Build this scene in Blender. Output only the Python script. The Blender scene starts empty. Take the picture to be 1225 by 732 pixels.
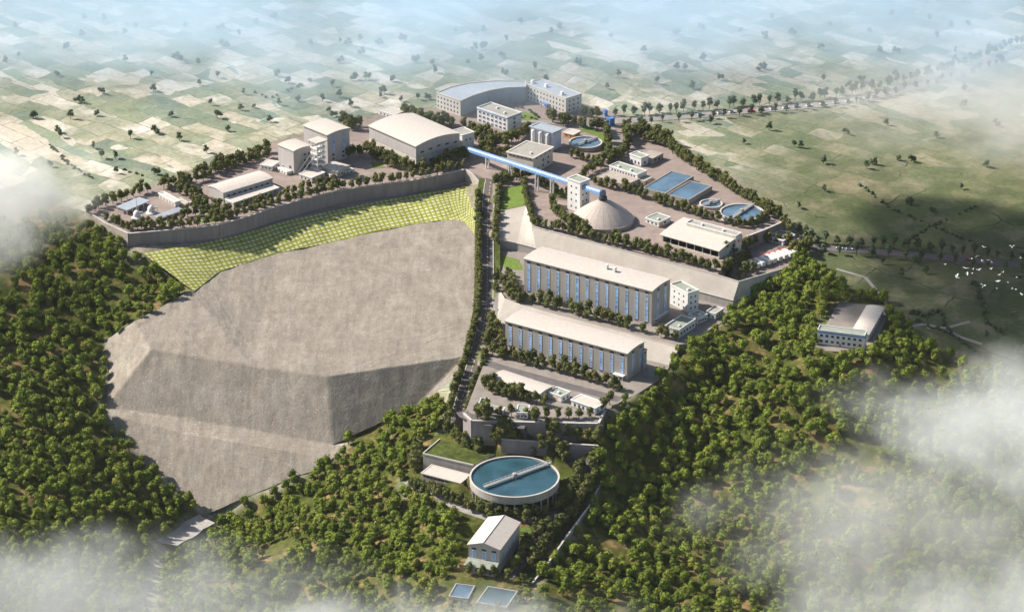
import bpy, bmesh, math, random
import numpy as np
from mathutils import Vector, Matrix, noise
from mathutils.geometry import delaunay_2d_cdt
random.seed(7); rng = np.random.default_rng(7)
R = math.radians
SC = bpy.context.scene
COL = SC.collection
# ------------------------------------------------------------------ camera
F = 3500.0; CX, CY = 612.5, 366.0; PITCH = R(24.0)
CAM = Vector((0.0, -1827.0, 813.4))
FWD = Vector((0, math.cos(PITCH), -math.sin(PITCH)))
UPV = Vector((0, math.sin(PITCH), math.cos(PITCH)))
def ray(px, py):
    return Vector((1, 0, 0)) * ((px - CX) / F) + UPV * ((CY - py) / F) + FWD
def P(px, py, z=0.0):
    d = ray(px, py); t = (z - CAM.z) / d.z
    return CAM + d * t
def pix(p):
    v = Vector(p) - CAM; f = v.dot(FWD)
    return CX + F * v.x / f, CY - F * v.dot(UPV) / f
def pixn(X, Y, Z):
    vx, vy, vz = X - CAM.x, Y - CAM.y, Z - CAM.z
    f = vy * FWD.y + vz * FWD.z
    return CX + F * vx / f, CY - F * (vy * UPV.y + vz * UPV.z) / f
cam_d = bpy.data.cameras.new('camera'); cam_o = bpy.data.objects.new('camera', cam_d); COL.objects.link(cam_o)
cam_o.location = CAM; cam_o.rotation_euler = (math.pi / 2 - PITCH, 0, 0)
cam_d.sensor_width = 36; cam_d.sensor_fit = 'HORIZONTAL'; cam_d.lens = F / 1225.0 * 36
cam_d.clip_start = 1; cam_d.clip_end = 60000
SC.camera = cam_o
# ------------------------------------------------------------------ materials
def newmat(name):
    m = bpy.data.materials.new(name); m.use_nodes = True
    nt = m.node_tree; b = nt.nodes['Principled BSDF']
    return m, nt, b
def N(nt, t, **kw):
    n = nt.nodes.new(t)
    for k, v in kw.items(): setattr(n, k, v)
    return n
def mix(nt, a, b, fac, mode='MIX'):
    n = N(nt, 'ShaderNodeMix', data_type='RGBA', blend_type=mode)
    for s, v in ((n.inputs[0], fac), (n.inputs[6], a), (n.inputs[7], b)):
        if isinstance(v, (int, float)): s.default_value = v
        elif isinstance(v, tuple): s.default_value = (*v[:3], 1)
        else: nt.links.new(v, s)
    return n.outputs[2]
def math_n(nt, op, a, b=0.0, c=None, clamp=False):
    n = N(nt, 'ShaderNodeMath', operation=op, use_clamp=clamp)
    for i, v in enumerate((a, b, c)):
        if v is None: continue
        if isinstance(v, (int, float)): n.inputs[i].default_value = v
        else: nt.links.new(v, n.inputs[i])
    return n.outputs[0]
def pos(nt): return N(nt, 'ShaderNodeNewGeometry').outputs['Position']
def objco(nt): return N(nt, 'ShaderNodeTexCoord').outputs['Object']
def noise_n(nt, vec, scale, detail=3, rough=.6, out='Fac'):
    n = N(nt, 'ShaderNodeTexNoise'); nt.links.new(vec, n.inputs['Vector'])
    n.inputs['Scale'].default_value = scale; n.inputs['Detail'].default_value = detail; n.inputs['Roughness'].default_value = rough
    return n.outputs[out]
def ramp(nt, fac, stops, interp='LINEAR'):
    n = N(nt, 'ShaderNodeValToRGB'); cr = n.color_ramp; cr.interpolation = interp
    while len(cr.elements) < len(stops): cr.elements.new(.5)
    for e, (p, c) in zip(cr.elements, stops):
        e.position = p; e.color = (*c, 1) if isinstance(c, tuple) else (c, c, c, 1)
    nt.links.new(fac, n.inputs[0]); return n.outputs[0]
def vmul(nt, vec, v):
    n = N(nt, 'ShaderNodeVectorMath', operation='MULTIPLY'); nt.links.new(vec, n.inputs[0]); n.inputs[1].default_value = v
    return n.outputs[0]
def mat(name, col, rough=.75, var=.12, scale=.35, spec=.3, metal=0.0, streak=False, bump=0.0, big=.05, bigvar=.1):
    """plain surface with two scales of mottling; streak adds vertical weather marks"""
    m, nt, b = newmat(name)
    v = pos(nt)
    if streak: v2 = vmul(nt, v, (1, 1, .12))
    else: v2 = v
    f = noise_n(nt, v2, scale, 4)
    g = noise_n(nt, v, big, 2)
    dark = tuple(c * (1 - var * 1.6) for c in col); lite = tuple(min(1, c * (1 + var)) for c in col)
    c1 = mix(nt, dark, lite, ramp(nt, f, [(.3, 0.0), (.7, 1.0)]))
    c2 = mix(nt, c1, tuple(c * (1 - bigvar * 2) for c in col), math_n(nt, 'MULTIPLY', ramp(nt, g, [(.45, 0.0), (.75, 1.0)]), .8))
    nt.links.new(c2, b.inputs['Base Color'])
    b.inputs['Roughness'].default_value = rough; b.inputs['Specular IOR Level'].default_value = spec; b.inputs['Metallic'].default_value = metal
    if bump:
        bn = N(nt, 'ShaderNodeBump'); bn.inputs['Strength'].default_value = bump; bn.inputs['Distance'].default_value = .5
        nt.links.new(f, bn.inputs['Height']); nt.links.new(bn.outputs[0], b.inputs['Normal'])
    return m
def panelmat(name, col, period=2.2, depth=.35, rough=.6):
    """ribbed metal cladding: narrow joints along the local x and y directions, mild streaks"""
    m, nt, b = newmat(name)
    o = objco(nt); sx = N(nt, 'ShaderNodeSeparateXYZ'); nt.links.new(o, sx.inputs[0])
    s = math_n(nt, 'ADD', sx.outputs[0], sx.outputs[1])
    fr = math_n(nt, 'FRACT', math_n(nt, 'DIVIDE', s, period))
    line = math_n(nt, 'LESS_THAN', fr, .16)
    w = noise_n(nt, vmul(nt, pos(nt), (1, 1, .1)), .5, 3)
    c1 = mix(nt, tuple(c * .88 for c in col), tuple(min(1, c * 1.08) for c in col), ramp(nt, w, [(.3, 0.0), (.7, 1.0)]))
    c2 = mix(nt, c1, tuple(c * (1 - depth) for c in col), line)
    nt.links.new(c2, b.inputs['Base Color']); b.inputs['Roughness'].default_value = rough; b.inputs['Specular IOR Level'].default_value = .3
    return m
def glassmat(name, col, rough=.12, var=.35):
    m, nt, b = newmat(name)
    v = noise_n(nt, pos(nt), .22, 2)
    nt.links.new(mix(nt, tuple(c * (1 - var) for c in col), tuple(min(1, c * (1 + var)) for c in col), ramp(nt, v, [(.35, 0.0), (.65, 1.0)])), b.inputs['Base Color'])
    b.inputs['Roughness'].default_value = rough; b.inputs['Specular IOR Level'].default_value = .6
    return m
def watermat(name, col):
    m, nt, b = newmat(name)
    n1 = noise_n(nt, pos(nt), .05, 3)
    nt.links.new(mix(nt, tuple(c * .75 for c in col), tuple(c * 1.3 for c in col), ramp(nt, n1, [(.35, 0.0), (.65, 1.0)])), b.inputs['Base Color'])
    b.inputs['Roughness'].default_value = .12; b.inputs['Specular IOR Level'].default_value = .6
    bn = N(nt, 'ShaderNodeBump'); bn.inputs['Strength'].default_value = .12; bn.inputs['Distance'].default_value = .3
    nt.links.new(noise_n(nt, pos(nt), .6, 3), bn.inputs['Height']); nt.links.new(bn.outputs[0], b.inputs['Normal'])
    return m
M = {}
M['roof'] = panelmat('white_roof_sheet', (.53, .475, .425), 3.4, .07)
M['roofgrey'] = mat('grey_flat_roof', (0.328, 0.312, 0.279), .9, .12, .5)
M['roofgreen'] = mat('green_grey_flat_roof', (0.279, 0.303, 0.254), .9, .12, .5)
M['paleblue'] = mat('pale_blue_render', (.56, .60, .67), .75, .06, .4, streak=True)
M['shadeblue'] = mat('shade_tinted_render', (0.254, 0.271, 0.303), .8, .08, .3)  # bluish shade of the curved building's front, put into its wall colour
M['roofblue'] = mat('blue_grey_roof', (0.328, 0.361, 0.41), .6, .08, .3)
M['white'] = mat('white_wall_paint', (.70, .69, .67), .7, .07, .4, streak=True)
M['cream'] = mat('cream_wall_paint', (0.574, 0.533, 0.467), .75, .07, .4, streak=True)
M['panel'] = panelmat('taupe_metal_cladding', (.345, .318, .295), 2.4, .04)
M['panelpale'] = panelmat('pale_metal_cladding', (0.426, 0.402, 0.394), 2.0, .14)
M['beige'] = mat('beige_render', (0.377, 0.328, 0.287), .8, .1, .3)
M['concrete'] = mat('concrete', (0.361, 0.336, 0.316), .9, .12, .3, streak=True, bump=.2)
M['wall'] = mat('retaining_wall_concrete', (.262, .232, .236), .9, .14, .35, streak=True, bump=.25)
M['palecon'] = mat('pale_concrete', (0.41, 0.373, 0.332), .9, .08, .2, bump=.15)
M['kerb'] = mat('kerb_stone', (0.508, 0.476, 0.443), .9, .08, .3)
M['yard'] = mat('brown_yard_paving', (0.275, 0.217, 0.193), .9, .14, .12, bump=.1, big=.02, bigvar=.1)
M['greyyard'] = mat('grey_yard_paving', (0.254, 0.221, 0.197), .9, .14, .12, bump=.1, big=.02)
M['asphalt'] = mat('asphalt', (.13, .115, .115), .9, .15, .25, big=.03)
M['paleroad'] = mat('pale_road', (0.295, 0.271, 0.246), .9, .12, .2, big=.03)
M['bluewin'] = glassmat('blue_glass', (0.246, 0.41, 0.689))
M['darkwin'] = glassmat('dark_glass', (.035, .06, .11))
M['navywin'] = glassmat('navy_glass', (.03, .05, .14))
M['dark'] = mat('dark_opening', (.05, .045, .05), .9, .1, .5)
M['bluetrim'] = mat('blue_trim_paint', (0.082, 0.213, 0.508), .5, .08, .4)
M['conveyor'] = panelmat('blue_gallery_cladding', (0.197, 0.32, 0.541), 3.0, .10, .45)
M['orange'] = mat('orange_door_paint', (.72, .30, .06), .6, .08, .5)
M['red'] = mat('red_cab_paint', (.60, .075, .04), .4, .06, .6, .5)
M['steel'] = mat('white_steel', (.75, .73, .70), .5, .05, .5, .4)
M['rubber'] = mat('black_rubber', (.03, .03, .03), .9, .1, 1)
M['water'] = watermat('deep_blue_water', (.028, .078, .105))
M['waterpale'] = watermat('pale_blue_water', (.085, .145, .21))
M['dome'] = panelmat('dome_cladding', (0.459, 0.389, 0.344), 2.6, .06, .7)
M['lawn'] = mat('lawn_grass', (0.143, 0.205, 0.045), .95, .18, .5, .1, bump=.4)
M['bank'] = mat('rough_grass', (0.078, 0.098, 0.023), .95, .35, .25, .1, bump=.4, big=.08, bigvar=.3)
M['plume'] = mat('white_plumage', (.85, .85, .83), .8, .03, 3)
M['carwhite'] = mat('white_car_paint', (.78, .78, .78), .3, .03, 1, .5)
M['cargrey'] = mat('silver_car_paint', (.42, .43, .45), .3, .03, 1, .5)
M['carred'] = mat('red_car_paint', (.62, .04, .05), .3, .03, 1, .5)
M['bark'] = mat('bark', (.10, .075, .055), .95, .2, 1.5, .1)
def leafmat(name, c_dark, c_lite, c_alt):
    m, nt, b = newmat(name)
    oi = N(nt, 'ShaderNodeObjectInfo'); r = oi.outputs['Random']
    n1 = noise_n(nt, pos(nt), .55, 2)
    f = math_n(nt, 'ADD', math_n(nt, 'MULTIPLY', n1, .7), math_n(nt, 'MULTIPLY', r, .45))
    c = mix(nt, c_dark, c_lite, ramp(nt, f, [(.3, 0.0), (.85, 1.0)]))
    c = mix(nt, c, c_alt, math_n(nt, 'MULTIPLY', ramp(nt, math_n(nt, 'FRACT', math_n(nt, 'MULTIPLY', r, 7.31)), [(.7, 0.0), (1, 1.0)]), .6))
    nt.links.new(c, b.inputs['Base Color']); b.inputs['Roughness'].default_value = .8; b.inputs['Specular IOR Level'].default_value = .15
    tl = N(nt, 'ShaderNodeBsdfTranslucent'); nt.links.new(c, tl.inputs[0]); ms = N(nt, 'ShaderNodeMixShader'); ms.inputs[0].default_value = .22
    nt.links.new(b.outputs[0], ms.inputs[1]); nt.links.new(tl.outputs[0], ms.inputs[2]); nt.links.new(ms.outputs[0], nt.nodes['Material Output'].inputs['Surface'])
    return m
M['leaf'] = leafmat('forest_leaves', (.098, .135, .018), (.205, .255, .036), (.235, .235, .042))
M['leafyard'] = leafmat('yard_leaves', (.072, .085, .024), (.14, .15, .045), (.15, .13, .045))
M['leaffar'] = leafmat('field_leaves', (.070, .10, .055), (.12, .155, .075), (.115, .125, .055))
# ------------------------------------------------------------------ mesh helper
class MB:
    def __init__(s): s.v = []; s.f = []; s.mi = []; s.cur = 0
    def quad(s, *pts):
        i = len(s.v); s.v += [tuple(p) for p in pts]; s.f.append(tuple(range(i, i + len(pts)))); s.mi.append(s.cur); return s
    def box(s, x0, y0, z0, x1, y1, z1):
        i = len(s.v)
        s.v += [(x0, y0, z0), (x1, y0, z0), (x1, y1, z0), (x0, y1, z0), (x0, y0, z1), (x1, y0, z1), (x1, y1, z1), (x0, y1, z1)]
        for q in ((0, 3, 2, 1), (4, 5, 6, 7), (0, 1, 5, 4), (1, 2, 6, 5), (2, 3, 7, 6), (3, 0, 4, 7)):
            s.f.append(tuple(i + k for k in q)); s.mi.append(s.cur)
        return s
    def prism(s, poly, z0, z1):
        """poly: list of (x, y) counter-clockwise; z1 may be a list of heights"""
        n = len(poly); i = len(s.v)
        zt = z1 if isinstance(z1, (list, tuple)) else [z1] * n
        zb = z0 if isinstance(z0, (list, tuple)) else [z0] * n
        a = sum(poly[k][0] * poly[(k + 1) % n][1] - poly[(k + 1) % n][0] * poly[k][1] for k in range(n))
        if a < 0: poly = poly[::-1]; zt = list(zt)[::-1]; zb = list(zb)[::-1]
        s.v += [(p[0], p[1], z) for p, z in zip(poly, zb)] + [(p[0], p[1], z) for p, z in zip(poly, zt)]
        s.f.append(tuple(i + k for k in range(n - 1, -1, -1))); s.mi.append(s.cur)
        s.f.append(tuple(i + n + k for k in range(n))); s.mi.append(s.cur)
        for k in range(n):
            k2 = (k + 1) % n
            s.f.append((i + k, i + k2, i + n + k2, i + n + k)); s.mi.append(s.cur)
        return s
    def extr(s, prof, axis, a0, a1):
        """closed profile [(u, z)] extruded along axis 'x' or 'y' between a0 and a1"""
        n = len(prof); i = len(s.v)
        for a in (a0, a1):
            s.v += [((a, u, z) if axis == 'x' else (u, a, z)) for u, z in prof]
        ar = sum(prof[k][0] * prof[(k + 1) % n][1] - prof[(k + 1) % n][0] * prof[k][1] for k in range(n))
        flip = (ar > 0) == (axis == 'y')
        fs = [tuple(i + k for k in range(n)), tuple(i + n + k for k in range(n - 1, -1, -1))]
        for k in range(n):
            k2 = (k + 1) % n; fs.append((i + k2, i + k, i + n + k, i + n + k2))
        for f in fs:
            s.f.append(tuple(reversed(f)) if not flip else f); s.mi.append(s.cur)
        return s
    def tube(s, p, q, r, n=6, r2=None, cap=True):
        p = Vector(p); q = Vector(q); d = (q - p).normalized(); r2 = r if r2 is None else r2
        a = d.orthogonal().normalized(); b = d.cross(a); i = len(s.v)
        for c, rr in ((p, r), (q, r2)):
            for k in range(n):
                t = 2 * math.pi * k / n; s.v.append(tuple(c + (a * math.cos(t) + b * math.sin(t)) * rr))
        for k in range(n):
            k2 = (k + 1) % n; s.f.append((i + k, i + k2, i + n + k2, i + n + k)); s.mi.append(s.cur)
        if cap:
            s.f.append(tuple(i + k for k in range(n - 1, -1, -1))); s.f.append(tuple(i + n + k for k in range(n))); s.mi += [s.cur] * 2
        return s
    def beam(s, p, q, w, h):
        """rectangular bar between two points, w across, h high"""
        p = Vector(p); q = Vector(q); d = (q - p).normalized(); u = Vector((0, 0, 1))
        a = d.cross(u).normalized() if abs(d.z) < .99 else Vector((1, 0, 0)); b = a.cross(d).normalized(); i = len(s.v)
        for c in (p, q):
            for su, sv in ((-1, -1), (1, -1), (1, 1), (-1, 1)): s.v.append(tuple(c + a * su * w / 2 + b * sv * h / 2))
        for q4 in ((3, 2, 1, 0), (4, 5, 6, 7), (0, 1, 5, 4), (1, 2, 6, 5), (2, 3, 7, 6), (3, 0, 4, 7)):
            s.f.append(tuple(i + k for k in q4)); s.mi.append(s.cur)
        return s
    def lathe(s, prof, cx=0, cy=0, n=48, close=False):
        """[(r, z)] revolved; profile read from bottom outside to top, outward normals"""
        i = len(s.v); m = len(prof)
        for r, z in prof:
            for k in range(n):
                t = 2 * math.pi * k / n; s.v.append((cx + r * math.cos(t), cy + r * math.sin(t), z))
        for j in range(m - 1 + (1 if close else 0)):
            j2 = (j + 1) % m
            for k in range(n):
                k2 = (k + 1) % n
                s.f.append((i + j * n + k, i + j * n + k2, i + j2 * n + k2, i + j2 * n + k)); s.mi.append(s.cur)
        return s
    def disc(s, cx, cy, z, r, n=48):
        i = len(s.v)
        s.v += [(cx + r * math.cos(2 * math.pi * k / n), cy + r * math.sin(2 * math.pi * k / n), z) for k in range(n)]
        s.f.append(tuple(i + k for k in range(n))); s.mi.append(s.cur); return s
    def build(s, name, mats, parent=None, smooth=False, loc=None):
        me = bpy.data.meshes.new(name); me.from_pydata(s.v, [], s.f)
        mats = mats if isinstance(mats, (list, tuple)) else [mats]
        for m in mats: me.materials.append(M[m] if isinstance(m, str) else m)
        me.polygons.foreach_set('material_index', s.mi)
        if smooth: me.polygons.foreach_set('use_smooth', [True] * len(me.polygons))
        me.update()
        o = bpy.data.objects.new(name, me); COL.objects.link(o)
        if parent: o.parent = parent
        if loc is not None: o.location = loc
        return o
def tag(o, label, cat, group=None, kind=None):
    o['label'] = label; o['category'] = cat
    if group: o['group'] = group
    if kind: o['kind'] = kind
    return o
def struct(o, kind='structure'):
    o['kind'] = kind; return o
def empty(name, loc, rz, label, cat, group=None):
    o = bpy.data.objects.new(name, None); COL.objects.link(o); o.location = loc; o.rotation_euler = (0, 0, rz)
    o.empty_display_size = 2
    return tag(o, label, cat, group)
def inpoly(x, y, poly):
    c = False; n = len(poly); j = n - 1
    for i in range(n):
        xi, yi = poly[i][0], poly[i][1]; xj, yj = poly[j][0], poly[j][1]
        if (yi > y) != (yj > y) and x < (xj - xi) * (y - yi) / (yj - yi) + xi: c = not c
        j = i
    return c
def inpoly_np(X, Y, poly):
    c = np.zeros(X.shape, bool); n = len(poly); j = n - 1
    for i in range(n):
        xi, yi = poly[i][0], poly[i][1]; xj, yj = poly[j][0], poly[j][1]
        if yi != yj:
            m = ((yi > Y) != (yj > Y)) & (X < (xj - xi) * (Y - yi) / (yj - yi) + xi)
            c ^= m
        j = i
    return c
def dist_np(X, Y, poly):
    d = np.full(X.shape, 1e9); n = len(poly)
    for i in range(n):
        ax, ay = poly[i][0], poly[i][1]; bx, by = poly[(i + 1) % n][0], poly[(i + 1) % n][1]
        dx, dy = bx - ax, by - ay; L = dx * dx + dy * dy + 1e-9
        t = np.clip(((X - ax) * dx + (Y - ay) * dy) / L, 0, 1)
        d = np.minimum(d, np.hypot(X - ax - t * dx, Y - ay - t * dy))
    return d
SKY_STRENGTH = .065; SUN_ENERGY = 5.0; EXPOSURE = .80; VOL_BOUNCES = 12; HAZE = .000007
SUN_DIR = Vector((-.75, .25, .61)).normalized()
# ------------------------------------------------------------------ terrain heights
HEAP = {  # tailings heap corners: pixel x, y, height
 'a': (228, 348, -22), 'b': (262, 325, -21.5), 'c': (330, 303, -20.5), 'd': (400, 289, -19.5), 'e': (450, 277, -18.3), 'f': (500, 267, -17),
 'g': (540, 262.5, -15.5), 'h': (556, 266, -15), 'i': (572, 284, -15), 'j': (572, 330, -19.5), 'k': (568, 372, -23.5), 'l': (562, 402, -27),
 'm': (556, 426, -30), 'n': (392, 450, -35), 'o': (300, 437, -34), 'p': (180, 417, -33),
 'q': (160, 385, -29), 'r': (124, 408, -44), 's': (131, 440, -54), 't': (126, 487, -68),
 'u': (230, 502, -70), 'v': (398, 532, -71), 'w': (500, 484, -54), 'x': (546, 452, -38.5),
 'y': (123, 494, -68.5), 'z': (225, 519, -70.5), 'A': (397, 549, -71.5), 'B': (414, 533, -71), 'C': (180, 562, -88), 'D': (245, 616, -108), 'E': (300, 592, -96), 'F': (355, 569, -86), 'G': (390, 558, -78)}
HW = {k: P(*v) for k, v in HEAP.items()}
def on_plane(keys, ks):
    a, b_, c = (HW[k] for k in ks); n = (b_ - a).cross(c - a)
    for k in keys:
        d = ray(*HEAP[k][:2]); HW[k] = CAM + d * ((a - CAM).dot(n) / d.dot(n))
on_plane('zCEFG', 'yAD')          # the lower face is one plane
on_plane('uo', 'pnv')             # so is the front face above the bench
HB = 'abcdefghijklmxwvBAGFEDCytsrq'           # outline
HCON = ['pomn'[i:i + 2] for i in range(0)] + ['op', 'on', 'mn', 'pq', 'pr', 'pt', 'pu', 'nv', 'tu', 'uv', 'yz', 'zA', 'pa']
GT = [(170, 303, -9.8), (225, 293.5, -10), (280, 282, -10.3), (340, 264.5, -10.6), (400, 251, -10.6), (440, 243, -10.4), (500, 232.5, -9.6), (557, 222.5, -8.5), (577, 233, -8)]
GB = [(232, 349, -22), (262, 325.5, -21.5), (330, 303.5, -20.5), (400, 289.5, -19.5), (450, 277.5, -18.3), (500, 267.5, -17), (540, 263, -15.5), (556, 266, -15), (574, 290, -15.3)]
AVE = [(588, 214, -1), (586, 224, -3), (584.5, 240, -5.5), (583.5, 260, -8.5), (583, 280, -11.5), (583, 300, -14.5), (583, 320, -17), (583, 340, -19.5), (582, 370, -22.3), (577, 398, -24.5), (569, 428, -28), (560, 455, -33), (552, 480, -39), (547, 503, -44), (550, 518, -46.5)]
CTRL = [  # pixel x, y, height of the ground
 (-300, 0, 0), (200, 0, 0), (612, 0, 3), (1000, 0, 0), (1500, 0, 0), (-300, 120, 0), (0, 120, 0), (200, 120, 0), (400, 110, -.5), (720, 75, 10), (560, 60, 2), (900, 80, 2), (0, 190, -2), (90, 220, -3),
 (-200, 230, -4), (45, 233, -5), (-200, 270, -12), (0, 250, -9), (60, 250, -8), (105, 264, -5), (100, 300, -13), (0, 330, -20), (150, 320, -18), (200, 345, -27), (100, 370, -34), (0, 420, -42), (110, 408, -44), (60, 480, -58), (0, 520, -62),
 (110, 500, -69), (60, 560, -68), (172, 565, -89), (150, 620, -88), (60, 620, -76), (0, 620, -70), (0, 732, -84), (150, 732, -96), (240, 690, -113), (220, 640, -110), (350, 732, -104), (-250, 450, -40), (-250, 700, -78),
 (540, 478, -52), (500, 500, -61), (450, 520, -67), (420, 560, -72), (360, 590, -88), (300, 612, -103), (262, 625, -111), (400, 620, -80), (480, 560, -62), (490, 620, -71), (400, 680, -86), (300, 680, -93), (500, 690, -79), (470, 732, -88),
 (560, 530, -49), (690, 552, -55), (700, 580, -59), (600, 610, -61), (660, 622, -64), (560, 610, -62), (520, 590, -61), (600, 690, -71), (545, 700, -72.5), (570, 725, -73), (615, 712, -72.5), (640, 690, -72), (600, 760, -76),
 (600, 525, -43), (655, 529, -43), (716, 533, -43.5), (640, 516, -41), (715, 517, -41), (566, 514, -41.5), (600, 540, -49), (650, 545, -50),
 (748, 484, -35), (727, 498, -37), (722, 512, -44), (768, 474, -34.5), (797, 455, -34.5), (806, 440, -34), (826, 413, -18.3), (866, 389, -18.3), (886, 370, -18.3), (820, 425, -28), (985, 425, -15), (1044, 428, -15), (905, 352, -17), (935, 342, -14), (950, 318, -11), (960, 296, -9), (965, 345, -13), (995, 380, -15), (960, 405, -18), (1060, 395, -16), (1040, 430, -21), (930, 430, -28), (1000, 450, -24), (1100, 430, -24),
 (850, 470, -40), (800, 500, -50), (770, 560, -63), (860, 520, -50), (950, 490, -34), (1050, 490, -36), (1150, 450, -30), (745, 600, -72), (850, 580, -66), (950, 560, -54), (1100, 560, -52), (1250, 500, -42), (740, 650, -79), (850, 660, -80), (1000, 660, -74), (1250, 640, -70), (690, 690, -80), (720, 620, -74), (800, 732, -92), (1000, 732, -88), (1250, 732, -84), (690, 640, -74), (660, 680, -76), (1500, 600, -60),
 (960, 280, -6), (1050, 297, -9), (1225, 312, -9), (1400, 320, -9), (1100, 350, -13), (1225, 390, -17), (1160, 405, -20), (1400, 420, -22), (900, 200, -2), (1000, 200, -2), (1225, 200, -3), (1000, 110, 0), (1300, 110, 0), (800, 110, 0), (942, 262, -5), (1050, 250, -5),
 (154, 297, -10), (225, 292, -10.5), (340, 263, -11), (440, 241.5, -10.8), (557, 218, -9), (128, 273, -6.5),
 (100, 250, -2.5), (120, 245, -2), (180, 225, -1), (250, 200, -.8), (330, 172, -.8), (440, 143, -.6), (520, 133, -.6), (640, 125, -.6), (745, 138, -.6), (800, 175, -.8), (870, 212, -1), (910, 240, -2)]
CTRL = [(x, y, z + 8.5 if 495 < x < 812 and y > 430 and z < -30 else z) for x, y, z in CTRL]
pts = [P(*c) for c in CTRL] + [HW[k] for k in HB] + [P(*c) for c in GT[:-1]] + [P(*c) for c in AVE]
pts += [Vector((x, y, 0)) for x in (-1500, 0, 1500) for y in (1600, 2600)] + [Vector((-1500, 300, -10)), Vector((1500, 300, -10)), Vector((-900, -700, -90)), Vector((0, -700, -110)), Vector((900, -700, -95)), Vector((0, -1400, -110)), Vector((-1500, -1000, -90)), Vector((1500, -1000, -90))]
PX = np.array([(p.x, p.y) for p in pts]); PZ = np.array([p.z for p in pts]); n_ = len(pts)
A_ = np.zeros((n_ + 3, n_ + 3)); A_[:n_, :n_] = -np.hypot(PX[:, None, 0] - PX[None, :, 0], PX[:, None, 1] - PX[None, :, 1]) - np.eye(n_) * 2.0
A_[:n_, n_] = 1; A_[:n_, n_ + 1:] = PX / 1000; A_[n_:, :n_] = A_[:n_, n_:].T
W_ = np.linalg.solve(A_, np.concatenate([PZ, np.zeros(3)]))
def rbf(X, Y):
    s = X.shape; X = X.ravel(); Y = Y.ravel(); out = np.empty(X.size)
    for a in range(0, X.size, 20000):
        x, y = X[a:a + 20000], Y[a:a + 20000]
        r = -np.hypot(x[:, None] - PX[None, :, 0], y[:, None] - PX[None, :, 1])
        out[a:a + 20000] = r @ W_[:n_] + W_[n_] + W_[n_ + 1] * x / 1000 + W_[n_ + 2] * y / 1000
    return out.reshape(s)
def axis(lo, hi, step, far_lo, far_hi):
    mid = np.arange(lo, hi + .1, step); out = [hi]; s = step
    while out[-1] < far_hi: s *= 1.35; out.append(out[-1] + s)
    neg = [lo]; s = step
    while neg[-1] > far_lo: s *= 1.35; neg.append(neg[-1] - s)
    return np.concatenate([np.array(neg[:0:-1]), mid, np.array(out[1:])])
GX = axis(-620, 620, 4.0, -24000, 24000); GY = axis(-620, 1000, 4.0, -24000, 24000)
XX, YY = np.meshgrid(GX, GY)
XC = np.clip(XX, -1400, 1400); YC = np.clip(YY, -1300, 2400)
ZZ = rbf(XC, YC)
def poly3(l, z=None): return [P(*(c if len(c) == 3 else (c[0], c[1], z))) for c in l]
# -------- levels (terraces): pixel outline, height
PLAT = {
 'site': (0.0, [(103, 253), (127, 268), (154, 280.5), (200, 276.5), (262, 270), (325, 250), (406, 229), (490, 217.5), (557, 203.5), (580, 213), (606, 219), (627, 220), (637, 271), (770, 303), (858, 329), (868, 314), (893, 284), (937, 266), (925, 248), (872, 213), (808, 178), (765, 152), (742, 136), (690, 122), (640, 118), (560, 126), (505, 132), (440, 143), (390, 156), (335, 170), (300, 184), (250, 200), (215, 212), (180, 226), (150, 238), (120, 245)]),
 'truck': (-9.0, [(868, 326), (884, 306), (925, 282), (942, 275), (962, 288), (962, 300), (944, 319), (885, 342)]),
 'mill': (-18.0, [(592, 300), (700, 300), (880, 350), (880, 367), (863, 386), (822, 411), (808, 412.5), (620, 364), (603, 352), (592, 335)]),
 'lower': (-25.0, [(582, 412), (594, 384), (640, 380), (800, 420), (802, 437.5), (790, 453), (764, 470), (745, 479), (723, 492), (715, 507.5), (565, 504), (555.5, 495.5), (571, 455), (578, 437)]),
 'hill': (-13.5, [(972, 418), (1042, 424), (1066, 366), (1003, 362)]),
}
PLW = {k: (z, [(p.x, p.y) for p in poly3(l, z)]) for k, (z, l) in PLAT.items()}
for k, (z, poly) in PLW.items():
    ins = inpoly_np(XX, YY, poly); d = dist_np(XX, YY, poly)
    ZZ = np.where(ins, np.minimum(ZZ, z - .7), ZZ)
    if k in ('site', 'hill'): ZZ = np.where(~ins & (d < 6), np.minimum(ZZ, z - .1), ZZ)
    if k in ('truck', 'mill', 'lower'): ZZ = np.where(~ins & (d < 8), np.minimum(ZZ, z - .1), ZZ)
# undulation of the wooded slopes and the fields
pxg, pyg = pixn(XX, YY, ZZ)
FOREST = [[(-500, 205), (20, 226), (60, 236), (105, 263), (128, 276), (150, 298), (170, 315), (231, 354), (165, 387), (121, 409), (131, 441), (121, 490), (178, 562), (236, 610), (206, 636), (180, 664), (100, 1500), (-700, 1500)],
          [(262, 619), (350, 574), (400, 549), (424, 516), (500, 482), (534, 470), (534, 515), (515, 523), (497, 545), (478, 580), (500, 600), (545, 612), (556, 645), (545, 690), (528, 704), (528, 740), (625, 740), (625, 1500), (100, 1500), (196, 672), (246, 648)],
          [(762, 470), (802, 440), (812, 416), (866, 386), (884, 362), (905, 350), (945, 322), (958, 304), (988, 322), (1012, 345), (1062, 362), (1100, 408), (1160, 440), (1330, 480), (1900, 1500), (625, 1500), (625, 725), (660, 672), (708, 605), (716, 560), (718, 510), (745, 483)]]
NOFOR = [[(968, 396), (1040, 424), (1064, 366), (1003, 360)]]
FM = np.zeros(XX.shape, bool)
for f in FOREST: FM |= inpoly_np(pxg, pyg, f)
for f in NOFOR: FM &= ~inpoly_np(pxg, pyg, f)
near = (np.abs(XX) < 640) & (YY > -640) & (YY < 1020)
und = np.zeros(XX.shape)
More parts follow.
